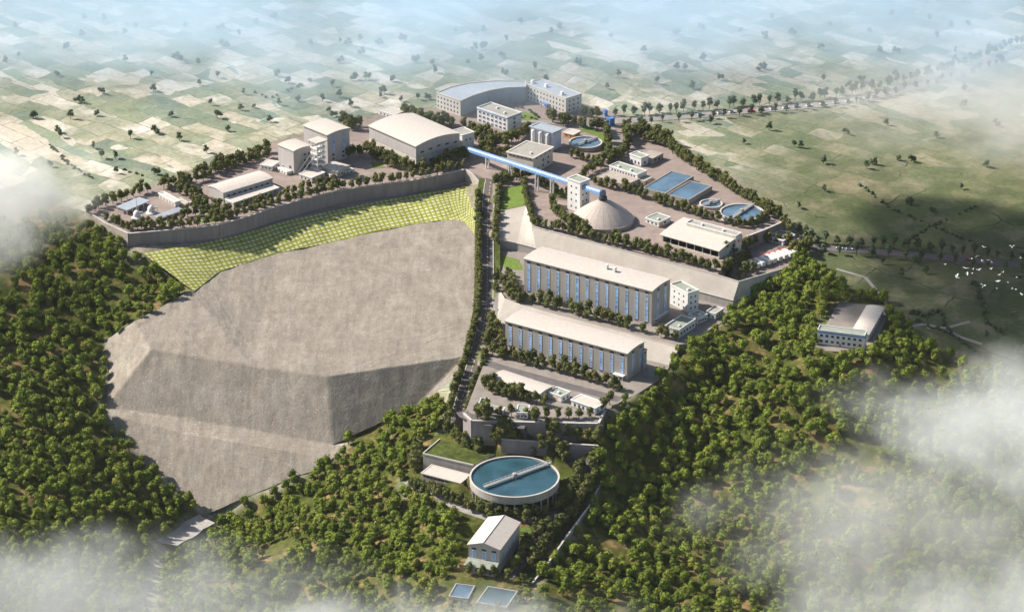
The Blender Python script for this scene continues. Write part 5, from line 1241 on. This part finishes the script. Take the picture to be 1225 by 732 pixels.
row([(694, 562), (693, 580), (683, 598), (668, 608)], 5, 'small tree between the huge tank and the curving road', TG, 1.15, jit=2)
row([(630, 628), (640, 632), (636, 646), (627, 655)], 5, 'small tree in the inner row of the road below the tank', TG, 1.1, jit=1.5)
row([(500, 540), (497, 555), (492, 572)], 5, 'tree beside the grass topped reservoir', TG, 1.4, jit=2); row([(600, 536), (640, 549), (678, 556)], 6, 'tree in the row behind the huge tank along the road', TG, 1.3, jit=2)
row([(560, 687), (580, 690), (600, 693), (625, 697)], 7, 'small tree between the press house and the pools', TG, 1.05)
# terrace of the long wall
TT = 'trees on the walled terrace'
row([(128, 264, 0), (155, 276.5, 0), (200, 274, 0), (262, 267, 0), (325, 247.5, 0), (404, 227, 0)], 6.4, 'small tree in the row along the top of the long retaining wall', TT, 1.05, jit=.8)
row([(410, 226, 0), (470, 218.5, 0), (520, 209, 0), (555, 200, 0)], 6, 'small tree in the row along the wall in front of the big arched hall', TT, 1.05, jit=.8)
row([(262, 257, 0), (300, 249, 0), (345, 234, 0), (400, 219, 0)], 7, 'small tree in the second row behind the long retaining wall', TT, 1.0, jit=1.2)
row([(106, 256, 0), (122, 247, 0), (150, 240, 0), (176, 230, 0)], 6, 'dark tree in the terrace corner row beside the open fields', TT, 1.25, jit=1)
row([(196, 226, 0), (215, 218, 0), (250, 206, 0), (290, 192, 0), (318, 183, 0)], 5.2, 'dark tree in the boundary row behind the long store shed', TT, 1.2, jit=1.4)
row([(205, 229, 0), (228, 221, 0), (248, 214, 0), (285, 199, 0), (318, 190, 0)], 6, 'dark tree in the boundary row behind the long store shed', TT, 1.15, jit=1.6)
for a in ([(222, 236), (232, 240), (244, 246), (262, 252)], [(226, 244), (238, 249), (250, 254), (268, 260)], [(216, 232), (226, 230), (240, 236)], [(192, 271), (205, 268), (226, 259)], [(232, 258), (244, 259), (258, 265)], [(160, 275), (175, 272), (190, 272)]):
    row([(x, y, 0) for x, y in a], 5.5, 'small tree in the garden clump between the corner station and the store shed', TT, 1.1, jit=1.3)
row([(405, 188, 0), (418, 190, 0), (437, 184, 0)], 6, 'tree in the shade between the hoist building and the arched hall', TT, 1.3, jit=1.2)
row([(440, 182, 0), (465, 195, 0), (492, 206, 0)], 5.2, 'tree in the thick row along the cream wall of the arched hall', TT, 1.3, jit=1); row([(447, 190, 0), (470, 201, 0)], 6, 'tree in the thick row along the cream wall of the arched hall', TT, 1.2, jit=1)
row([(500, 206, 0), (530, 198, 0), (560, 189, 0)], 5.2, 'tree in the row along the gable of the arched hall', TT, 1.25, jit=.6)
row([(482, 137, 0), (500, 143, 0), (520, 147, 0), (541, 152, 0)], 4.8, 'bluish tree in the row behind the arched hall by the curved building', TT, 1.25, jit=1.5); row([(489, 142, 0), (510, 149, 0), (528, 152, 0)], 6, 'bluish tree in the row behind the arched hall by the curved building', TT, 1.2, jit=1.4)
row([(430, 152, 0), (420, 157, 0), (412, 149, 0)], 6, 'bluish tree by the field behind the hoist building', TT, 1.4, jit=1)
# office quarter and gate road
OG = 'trees of the office quarter'
row([(555, 153, 0), (575, 163, 0), (600, 171, 0), (618, 170, 0), (632, 160, 0)], 4.6, 'tree in the belt in front of the white office block', OG, 1.25, jit=1); row([(570, 170, 0), (588, 178, 0), (604, 176, 0)], 5, 'tree in the belt in front of the white office block', OG, 1.3, jit=1.5); row([(575, 181, 0), (592, 186, 0), (604, 187, 0)], 5.5, 'tree in the belt in front of the white office block', OG, 1.3, jit=1.5)
row([(657, 142, 0), (680, 148, 0), (700, 154, 0), (722, 156, 0)], 5, 'tree beside the long pale office facing the gate road', OG, 1.15, jit=1.5); row([(662, 147, 0), (674, 150, 0)], 5, 'tree beside the long pale office facing the gate road', OG, 1.2, jit=1)
row([(699, 139, 0), (715, 142, 0)], 5, 'tree beside the long pale office facing the gate road', OG, 1.1, jit=1)
row([(725, 158, 0), (727, 172, 0), (729, 186, 0), (722, 195, 0)], 4.4, 'tree in the row along the near side of the gate road', OG, 1.15, jit=.8); row([(746, 152, 0), (750, 165, 0), (751, 178, 0), (742, 190, 0), (730, 196, 0)], 4.4, 'tree in the row along the far side of the gate road', OG, 1.25, jit=1)
row([(684, 189, 0), (700, 193, 0), (716, 198, 0)], 4.5, 'tree in the hedge like row below the round tank near the gatehouse', OG, 1.1); row([(718, 202, 0), (705, 208, 0), (698, 214, 0)], 4.4, 'tree in the hedge like row below the round tank near the gatehouse', OG, 1.1)
row([(612, 218, 0), (622, 215, 0), (640, 212, 0)], 5, 'tree under the blue conveyor near the grey roofed pump hall', OG, 1.2, jit=1); row([(592, 222, -1), (600, 216, -1), (605, 220, -1)], 5, 'tree under the blue conveyor near the grey roofed pump hall', OG, 1.2, jit=.6)
# brown yard
YG = 'trees of the brown yard'
row([(627, 222, 0), (630, 240, -2), (635, 259, -1), (639, 270, 0)], 3.6, 'small tree in the tight row along the sloping bright lawn', YG, .95, jit=.3)
row([(645, 220, 0), (656, 228, 0), (668, 236, 0), (680, 238, 0)], 5, 'small dark tree along the curved path behind the white tower', YG, 1.1, jit=.8)
row([(661, 246, 0), (663, 256, 0), (672, 264, 0), (684, 272, 0)], 4.2, 'small tree in the short row beside the dome', YG, 1.1, jit=.6); row([(689, 270, 0), (694, 277, 0), (703, 282, 0)], 4.5, 'small tree in the short row beside the dome', YG, 1.2, jit=.8)
row([(644, 271, 0), (690, 283.5, 0), (770, 301, 0), (855, 325, 0)], 5.6, 'small tree in the long row along the top of the pale embankment', YG, 1.1, jit=.8); row([(735, 288, 0), (775, 299, 0), (812, 310, 0), (838, 316, 0)], 9, 'small tree in the long row along the top of the pale embankment', YG, 1.1, jit=1.2)
row([(711, 221, 0), (733, 227, 0)], 4.6, 'small tree in the row in front of the rectangular basins', YG, 1.0); row([(748, 229, 0), (765, 236, 0), (800, 248, 0), (858, 266, 0)], 5.2, 'small tree in the row in front of the rectangular basins', YG, 1.1, jit=.5)
row([(757, 160, 0), (775, 170, 0), (800, 178, 0)], 4.6, 'tree at the far narrow end of the yard boundary row', YG, 1.25, jit=1.4); row([(765, 158, 0), (785, 166, 0), (800, 174, 0)], 5, 'tree at the far narrow end of the yard boundary row', YG, 1.3, jit=1)
row([(803, 182, 0), (830, 201, 0), (866, 222, 0)], 4.2, 'tree in the dense boundary row between the yard and the meadows', YG, 1.35, jit=1); row([(868, 224, 0), (900, 243, 0), (930, 262, 0), (945, 276, -2)], 4.4, 'tree in the thin end of the boundary row between yard and meadows', YG, 1.15, jit=.8)
row([(874, 269, 0), (892, 273, 0), (908, 269, 0), (920, 260, 0)], 5.5, 'small tree in the arc in front of the bridged round tank', YG, 1.0, jit=.8)
row([(868, 306, -1), (880, 302, -3), (900, 294, -9)], 4.2, 'tree on the step beside the open warehouse', YG, 1.2, jit=.8); row([(866, 325, -3), (880, 318, -6), (894, 312, -9)], 4.2, 'tree between the warehouse and the parked trucks', YG, 1.1, jit=.8); row([(872, 331, -9), (884, 334, -9), (900, 326, -9)], 6, 'tree between the warehouse and the parked trucks', YG, 1.15, jit=.8)
row([(918, 290, -9), (929, 291, -9), (942, 292, -9)], 5, 'tree in front of the white guard house by the yard wall', YG, 1.15)
row([(948, 303, -9), (960, 306, -9.5), (966, 299, -9.5)], 4.5, 'tree at the bend where the country road meets the truck park', YG, 1.4, jit=1)
vis_r = []
ROWS.sort(key=lambda t: -t[3] / (Vector(t[:3]) - CAM).length)
for t in ROWS[:300]: tree('yard', t[:3], t[3], t[4], t[5], True, 'planted_tree')
if ROWS[300:]: scatter('planted_trees', ROWS[300:], 'yard', 'remaining smaller planted trees in the rows around the yards and roads of the works', 'planted trees')
# ---- roadside and field trees, single meshes at their few pixels
def rowfar(pts, gap, label, group, s, jit=2):
    l = [G(*q) for q in pts]; ln = sum((b - a).length for a, b in zip(l, l[1:])); n = max(2, int(ln / gap) + 1)
    for p in resample(l, n):
        x, y = p.x + tr.uniform(-jit, jit), p.y + tr.uniform(-jit, jit)
        tree('road', (x, y, H(x, y) - .2), s * tr.uniform(.8, 1.2), label, group, False, 'roadside_tree')
HGt = 'trees along the far highway'
rowfar([(738, 139), (790, 136), (850, 131), (905, 126), (960, 121), (1010, 115), (1060, 105), (1110, 92), (1160, 76), (1220, 52)], 7, 'misty roadside tree in the row beyond the far highway', HGt, 1.15)
rowfar([(752, 150), (800, 146), (850, 142), (900, 137), (960, 132), (1020, 125), (1080, 111), (1140, 96), (1200, 77)], 10, 'misty roadside tree in the row on the near side of the far highway', HGt, .9)
rowfar([(962, 291), (1000, 293), (1050, 296), (1105, 300), (1160, 307), (1222, 313)], 8.2, 'dark roadside tree in the far row of the country road below the meadows', 'trees along the country road', 1.15, 1)
rowfar([(985, 303), (1030, 306), (1070, 309), (1110, 313), (1160, 319), (1222, 326)], 11, 'dark roadside tree in the near row of the country road', 'trees along the country road', 1.1, 1)
rowfar([(955, 282), (966, 287), (975, 295)], 7, 'tall tree at the junction of the boundary row and the country road', 'trees along the country road', 1.25, 1)
_rf = random.Random(21)
FT = [(700.5, 170), (837, 170), (950, 176), (958, 177), (985, 196), (1036, 202), (1042, 196), (1075, 192), (1090, 194), (986, 229), (955, 249), (1085, 244), (1114, 256), (850, 148), (1056, 316), (1094, 316), (1108, 327), (1078, 332), (1058, 408), (1081, 406), (1094, 408), (1134, 398), (1180, 404), (1066, 392),
      (150, 42), (222, 34), (286, 44), (372, 55), (430, 66), (150, 75), (208, 70), (268, 58), (345, 100), (398, 104), (334, 126), (323, 146), (252, 126), (205, 140), (260, 142), (273, 157), (247, 183), (122, 190), (156, 166), (139, 208), (138, 190), (185, 209), (112, 178), (72, 165), (40, 142), (95, 122), (60, 200), (20, 186), (420, 128), (398, 140), (386, 122), (406, 117), (470, 98), (520, 88), (438, 96), (480, 122), (500, 120), (510, 119), (455, 117), (560, 78), (600, 70), (640, 84), (690, 78), (740, 92), (786, 100), (820, 84), (770, 64), (860, 96), (910, 82), (980, 60), (1040, 40), (660, 40), (720, 30), (545, 40), (480, 50), (325, 24), (80, 60), (1150, 130), (1190, 150), (1120, 165), (1010, 160), (1060, 150), (1180, 200), (1150, 226), (920, 156), (890, 172)]
FT += [(_rf.uniform(5, 520), _rf.uniform(20, 170)) for _ in range(45)] + [(_rf.uniform(560, 1220), _rf.uniform(20, 110)) for _ in range(40)]
FT = [f for f in FT if not inpoly(f[0], f[1], PLAT['site'][1]) and not any(inpoly(f[0], f[1], q) for q in FOREST)]
for i, (x, y) in enumerate(FT):
    if i == 0: continue
    for k in range(1 if tr.random() < .7 else 2):
        p = G(x + k * 4, y + k * tr.uniform(-1, 2)); near_ = y > 290
        lab, grp = (('lone tree in the shaded meadow below the country road', 'lone trees in the shaded meadow') if near_ else ('lone tree among the hazy meadows beyond the brown yard', 'lone trees in the meadows') if x > 640 else ('lone tree among the pale patchwork fields', 'lone trees in the patchwork fields'))
        tree('field', p - Vector((0, 0, .2)), tr.uniform(.7, 1.15), lab, grp, False, 'field_tree')
# hedges and shrubs in the meadow: separate low bushes
BUSH = [crown_mesh('shrub', M['leaffar'], 500 + k, 1.6, 2.4, .9, 5, 40, .7) for k in range(3)]
def shrubs(pts, gap, label, group, s=1.0, jit=1.2):
    l = [G(*q) for q in pts]; ln = sum((b - a).length for a, b in zip(l, l[1:])); n = max(2, int(ln / gap) + 1)
    for p in resample(l, n):
        if tr.random() < .12: continue
        x, y = p.x + tr.uniform(-jit, jit), p.y + tr.uniform(-jit, jit); o = bpy.data.objects.new('shrub', tr.choice(BUSH)); COL.objects.link(o)
        o.location = (x, y, H(x, y) - .1); k = s * tr.uniform(.6, 1.4); o.scale = (k * tr.uniform(.9, 1.7), k, k * .9); o.rotation_euler = (0, 0, tr.uniform(0, 6.28)); tag(o, label, 'shrub', group)
SB = 'field hedge shrubs'
shrubs([(1030, 223), (1068, 251), (1115, 271), (1165, 292)], 5.2, 'hedge shrub along the field edge above the shaded tan field', SB)
shrubs([(1118, 270), (1085, 287), (1150, 255), (1165, 248)], 5.5, 'hedge shrub on the field edge beside the shaded tan field', SB)
shrubs([(1090, 374), (1105, 377), (1118, 371), (1130, 382), (1126, 388)], 4.5, 'dark shrub in the broken hedge beyond the hilltop building', SB, 1.3)
shrubs([(1098, 385), (1125, 395), (1150, 408), (1165, 420)], 4, 'dark shrub in the hedge running down beside the farm track', SB, 1.0)
shrubs([(1166, 340), (1172, 362), (1180, 384), (1198, 400)], 4, 'dark shrub in the winding hedge at the far side of the meadow', SB, 1.2)
shrubs([(60, 174), (80, 195), (95, 205), (110, 214)], 5, 'hedge shrub between pale fields above the forest corner', SB, 1.0)
shrubs([(150, 204), (170, 210), (178, 207)], 5, 'hedge shrub between pale fields above the forest corner', SB, 1.0)
shrubs([(306, 112), (322, 118), (336, 114), (372, 97)], 6, 'hedge shrub along a field edge beyond the hoist building', SB, 1.1)
shrubs([(716, 535), (722, 553), (720, 572), (706, 600), (682, 632), (658, 666), (638, 694)], 2.6, 'shrub along the stepped boundary wall beside the tank road', 'shrubs along the boundary wall', 1.3, 1.6)
shrubs([(536, 730), (548, 722), (560, 727), (590, 729), (620, 722), (628, 706)], 3, 'shrub around the sunken pools', 'shrubs around the pools', 1.3, 2)
shrubs([(610, 133), (622, 129), (634, 133), (644, 141)], 4, 'clipped shrub in the courtyard garden of the long pale office', 'courtyard shrubs', .9, .4)
shrubs([(618, 142), (630, 139), (640, 143)], 4, 'clipped shrub in the courtyard garden of the long pale office', 'courtyard shrubs', .9, .4)
# ------------------------------------------------------------------ vehicles and birds
def truck(p, rz, label):
    r = empty('parked_truck', p, rz, label, 'truck', 'trucks parked in a line below the yard wall')
    MB().box(-7.6, -1.75, 1.0, 2.2, 1.75, 4.4).box(-7.65, -1.5, 1.2, -7.6, 1.5, 4.2).build('cargo_box', 'white', r)
    mb = MB(); mb.extr([(2.5, .8), (5.2, .8), (5.2, 2.2), (4.7, 3.6), (2.5, 3.8)], 'y', -1.5, 1.5); c = mb.build('cab', 'red', r)
    MB().quad((5.2, -1.3, 2.3), (5.2, 1.3, 2.3), (4.78, 1.3, 3.5), (4.78, -1.3, 3.5)).build('windscreen', 'darkwin', c)
    MB().box(-6.5, -1.1, .7, 4.4, 1.1, .98).build('chassis', 'rubber', r)
    for x in (-5.2, -3.8, 3.4):
        for y in (-1.35, 1.05): MB().tube((x, y, .55), (x, y + .3, .55), .55, 12).build('wheel', 'rubber', r)
words_ = ['first', 'second', 'third', 'fourth', 'fifth', 'sixth', 'seventh', 'eighth']
ta, tb = P(898.5, 318.5, -9), P(945.5, 303.5, -9); dd = (tb - ta).normalized(); nn = Vector((dd.y, -dd.x, 0))
ang = math.atan2(-nn.y, -nn.x)
for k in range(8):
    p = ta.lerp(tb, k / 7); truck(p, ang, f'white box truck with red cab, {words_[k]} of the parked line counted from the warehouse')
def car_mesh(m):
    mb = MB()
    mb.extr([(-2.1, .3), (2.1, .3), (2.15, .75), (1.2, .9), (-1.9, .95), (-2.15, .8)], 'y', -.85, .85)
    mb.cur = 1; mb.extr([(-1.7, .93), (1.0, .89), (.45, 1.42), (-1.2, 1.45)], 'y', -.72, .72)
    mb.cur = 2
    for x in (-1.3, 1.3):
        for y in (-.88, .66): mb.tube((x, y, .32), (x, y + .22, .32), .32, 10)
    me = bpy.data.meshes.new('parked_car'); me.from_pydata(mb.v, [], mb.f)
    for q in (m, 'darkwin', 'rubber'): me.materials.append(M[q])
    me.polygons.foreach_set('material_index', mb.mi); return me
CARM = {k: car_mesh(k) for k in ('carwhite', 'cargrey', 'carred')}
def car(px, py, px2, py2, k, label, group=None, s=1.15):
    p = G(px, py); q = G(px2, py2); o = bpy.data.objects.new('parked_car', CARM[k]); COL.objects.link(o); o.location = (p.x, p.y, p.z + .4)
    o.rotation_euler = (0, 0, math.atan2(q.y - p.y, q.x - p.x)); o.scale = (s, s, s); tag(o, label, 'car', group)
car(1004, 298.3, 1020, 299.3, 'carwhite', 'white car on the country road nearer to the truck park, one of two white cars')
car(1016, 299.2, 1030, 300.2, 'carwhite', 'white car on the country road farther from the truck park, one of two white cars')
car(1158, 312, 1175, 314, 'carred', 'red car on the shaded stretch of the country road under the white birds')
HWc = [(838, 138.6), (862, 136.8), (876, 135.6), (910, 133), (925, 131.8), (940, 130.4), (953, 129.2), (968, 128), (985, 126.2), (1000, 124.4), (1015, 122.5), (1030, 120), (1046, 117), (1062, 114)]
for i, (x, y) in enumerate(HWc):
    car(x, y, x + 20, y - 2.5, 'carwhite' if i % 3 else 'cargrey', 'pale car in the traffic on the far misty highway' if i % 3 else 'silver car in the traffic on the far misty highway', 'pale cars on the far highway' if i % 3 else 'silver cars on the far highway', 1.3)
car(898, 134.4, 918, 132.4, 'carred', 'bright red car in the traffic on the far misty highway', None, 1.5)
def bird_mesh(flap, seed):
    r_ = random.Random(seed); mb = MB()
    ring = [(-.62, .02, 0), (-.40, .07, .0), (-.1, .13, .0), (.15, .12, .01), (.34, .06, .05), (.48, .05, .07), (.58, .02, .06)]
    n = 7; idx = []
    for x, rr, z in ring:
        idx.append(len(mb.v)); mb.v += [(x, rr * math.cos(6.283 * k / n), z + rr * math.sin(6.283 * k / n)) for k in range(n)]
    for a, b in zip(idx, idx[1:]):
        for k in range(n): mb.f.append((a + k, a + (k + 1) % n, b + (k + 1) % n, b + k)); mb.mi.append(0)
    for sg in (-1, 1):
        st = [(0.0, .28, -.16, 0), (.35, .26, -.2, .22 * flap), (.7, .16, -.24, .34 * flap), (1.0, -.02, -.2, .30 * flap)]; a0 = len(mb.v)
        for y, xf, xb, z in st: mb.v += [(xf, sg * y, z + .05), (xb, sg * y, z + .03), ((xf + xb) / 2, sg * y, z + .09)]
        for k in range(3):
            a, b = a0 + 3 * k, a0 + 3 * k + 3; mb.f += [(a, b, b + 2, a + 2), (a + 2, b + 2, b + 1, a + 1), (a, a + 1, b + 1, b)]; mb.mi += [0] * 3
    i = len(mb.v); mb.v += [(-.55, .05, .01), (-.55, -.05, .01), (-.85, -.14, .01), (-.85, .14, .01), (-.7, 0, .05)]; mb.f += [(i, i + 1, i + 2, i + 4), (i, i + 4, i + 3)]; mb.mi += [0, 0]
    me = bpy.data.meshes.new('bird'); me.from_pydata(mb.v, [], mb.f); me.materials.append(M['plume']); me.polygons.foreach_set('use_smooth', [True] * len(me.polygons)); return me
BM = [bird_mesh(f, k) for k, f in enumerate((1.0, 2.0, -.6, .3, 2.6))]
BP = [(1177, 296, 1.1), (1211, 296, 1.1), (1168.5, 306.5, 1), (1162.5, 309.5, .7), (1175, 313, .8), (1183, 311.5, 1), (1221, 309, 1), (1131, 316, 1), (1155.5, 321, 1.4), (1164, 322.5, .7), (1171, 323, 1.1), (1185.5, 322, .8), (1157.5, 327, 1), (1163, 327, .7), (1145, 332, 1.3), (1195.5, 329, 1), (1200, 326, .6), (1216.5, 331.5, .9), (1194, 336.5, 1), (1176, 342.5, 1.2), (1192.5, 345, .8), (1211, 345.5, .6), (1215.5, 346, 1), (1222, 352, 1), (1186, 314, .6), (1206, 338, .5)]
for i, (x, y, s) in enumerate(BP):
    d = ray(x, y).normalized(); dist = random.Random(i).uniform(1080, 1280); p = CAM + d * dist
    o = bpy.data.objects.new('white_bird', BM[i % 5]); COL.objects.link(o); o.location = p
    rr = random.Random(50 + i); o.rotation_euler = (rr.uniform(-.5, .5), rr.uniform(-.4, .4), rr.uniform(0, 6.28)); k = s * 1.0; o.scale = (k, k, k); tag(o, 'white bird with spread wings flying in the flock over the shaded meadow', 'bird', 'flock of white birds')
# ------------------------------------------------------------------ air: even haze, drifting mist, a cloud whose shadow falls on the meadow
def volmat(name, dens, col=(.97, .975, .99), aniso=0.0):
    m = bpy.data.materials.new(name); m.use_nodes = True; nt = m.node_tree; nt.nodes.remove(nt.nodes['Principled BSDF'])
    v = nt.nodes.new('ShaderNodeVolumePrincipled'); v.inputs['Color'].default_value = (*col, 1); v.inputs['Anisotropy'].default_value = aniso; v.inputs['Density'].default_value = dens
    nt.links.new(v.outputs[0], nt.nodes['Material Output'].inputs['Volume']); return m, nt, v
if HAZE > 0:
    hzm, _, _ = volmat('air', HAZE, (.90, .95, 1.0)); o = MB().box(-2600, -2300, -140, 2600, 3400, 822).build('haze', hzm); struct(o, 'stuff')
def bank(label, loc, rad, dens, scale, thr=.42, soft=.3, col=(.97, .975, .985), stretch=(1, 1, 1), seed=0.0, edge=1.0, rot=0.0, rim=.55):
    """drifting mist: a flattened lens of air whose density breaks up with noise and thins to its rim"""
    m, nt, v = volmat('mist', 0, col)
    oc = N(nt, 'ShaderNodeTexCoord').outputs['Object']
    ln = N(nt, 'ShaderNodeVectorMath', operation='LENGTH'); nt.links.new(oc, ln.inputs[0])
    fall = math_n(nt, 'SUBTRACT', 1.0, ln.outputs['Value'], clamp=True); fall = math_n(nt, 'POWER', fall, edge)
    of = N(nt, 'ShaderNodeVectorMath', operation='ADD'); nt.links.new(vmul(nt, pos(nt), stretch), of.inputs[0]); of.inputs[1].default_value = (seed * 371, seed * 113, seed * 57)
    nz = noise_n(nt, of.outputs[0], scale, 4, .55)
    nz2 = noise_n(nt, of.outputs[0], scale * 3.3, 3, .6)
    nn_ = math_n(nt, 'ADD', math_n(nt, 'MULTIPLY', nz, .72), math_n(nt, 'MULTIPLY', nz2, .28))
    # the rim is eaten away by the noise, so that the bank ends in shreds
    e_ = math_n(nt, 'ADD', nn_, math_n(nt, 'MULTIPLY', math_n(nt, 'SUBTRACT', fall, .5), rim))
    k = ramp(nt, e_, [(thr - soft / 2, 0.0), (thr + soft / 2, 1.0)], 'EASE')
    nt.links.new(math_n(nt, 'MULTIPLY', math_n(nt, 'MULTIPLY', math_n(nt, 'MINIMUM', math_n(nt, 'MULTIPLY', fall, 4.0), 1.0), k), dens), v.inputs['Density'])
    bm = bmesh.new(); bmesh.ops.create_icosphere(bm, subdivisions=3, radius=1.0); me = bpy.data.meshes.new('mist'); bm.to_mesh(me); bm.free(); me.materials.append(m)
    o = bpy.data.objects.new('mist', me); COL.objects.link(o); o.location = loc; o.scale = rad; o.rotation_euler = (0, 0, rot); tag(o, label, 'mist', None, 'stuff')
    return o
def at_(px, py, z): return P(px, py, z)
bank('broad white mist lying over the far fields along the top', Vector((0, 900, 30)), (1400, 600, 95), .0105, .008, .42, .40, (.70, .86, 1.0), (1, 1, 1.5), 1, .9, rim=.35)
bank('pale mist drifting over the fields and forest corner beside the terrace', at_(-50, 235, 10), (135, 190, 40), .017, .017, .50, .36, seed=2)
bank('mist rolling over the wood at the lower edge below the heap', at_(60, 715, -60), (235, 90, 38), .012, .02, .48, .40, (.95, .975, 1.0), seed=3)
bank('thin mist over the pools and trees below the press house', at_(520, 775, -50), (190, 70, 34), .018, .026, .46, .38, (.96, .98, 1.0), seed=4)
bank('thick white mist bank over the forest below the lone hilltop building', at_(1250, 505, -5), (170, 125, 42), .016, .02, .50, .34, (.96, .985, 1.0), seed=5)
bank('thin mist veil drifting across the forest slope beside the thick bank', at_(1070, 620, -40), (170, 125, 40), .0075, .02, .48, .40, (.97, .985, .99), seed=6)
bank('white mist bank at the lower corner of the forest', at_(1190, 735, -45), (190, 75, 42), .014, .02, .48, .36, (.96, .985, 1.0), seed=7)
bank('pale mist over the meadows between the far highway and the shaded country road', at_(1200, 125, 15), (210, 160, 34), .009, .011, .48, .36, (.97, .975, .98), seed=8)
# cloud high outside the picture
cl = bmesh.new(); rc = random.Random(3)
tgt = P(1235, 325, -9); cc = tgt + SUN_DIR * ((930 + 9) / SUN_DIR.z)
for k in range(24):
    a = rc.uniform(0, 6.28); q = math.sqrt(rc.random()); r = rc.uniform(28, 52)
    bmesh.ops.create_icosphere(cl, subdivisions=2, radius=r, matrix=Matrix.Translation(Vector((math.cos(a) * q * 150, math.sin(a) * q * 95, rc.uniform(-8, 30)))) @ Matrix.Diagonal((1.25, 1.0, .7, 1)))
me = bpy.data.meshes.new('cloud'); cl.to_mesh(me); cl.free()
cm, _, _ = volmat('cloud_vapour', .04, (1, 1, 1)); me.materials.append(cm)
co_ = bpy.data.objects.new('cloud', me); COL.objects.link(co_); co_.location = cc; struct(co_, 'stuff'); tag(co_, 'white cumulus cloud drifting above the works', 'cloud', None, 'stuff')
# ------------------------------------------------------------------ light and render settings
w = bpy.data.worlds.new('World'); SC.world = w; w.use_nodes = True
wn_ = w.node_tree; sky = wn_.nodes.new('ShaderNodeTexSky'); sky.sky_type = 'NISHITA'; sky.sun_disc = False
SUN = SUN_DIR
sky.sun_elevation = math.asin(SUN.z); sky.sun_rotation = math.atan2(SUN.x, SUN.y); sky.air_density = 1.2; sky.dust_density = 1.5
wn_.links.new(sky.outputs[0], wn_.nodes['Background'].inputs[0]); wn_.nodes['Background'].inputs[1].default_value = SKY_STRENGTH
sl = bpy.data.lights.new('sun', 'SUN'); sl.energy = SUN_ENERGY; sl.angle = R(.6); sl.color = (1, .93, .83)
so = bpy.data.objects.new('sun', sl); COL.objects.link(so); so.rotation_euler = SUN.to_track_quat('Z', 'Y').to_euler(); so.location = (-800, 300, 900)
SC.view_settings.view_transform = 'Standard'; SC.view_settings.look = 'None'; SC.view_settings.gamma = 1; SC.view_settings.use_curve_mapping = False
SC.view_settings.exposure = EXPOSURE
SC.render.engine = 'CYCLES'
c_ = SC.cycles; c_.use_denoising = True; c_.max_bounces = 14; c_.diffuse_bounces = 2; c_.glossy_bounces = 2; c_.transparent_max_bounces = 8; c_.volume_bounces = VOL_BOUNCES
c_.volume_step_rate = .5; c_.use_adaptive_sampling = True; c_.adaptive_threshold = .02
c_.sample_clamp_indirect = 6; c_.blur_glossy = 1
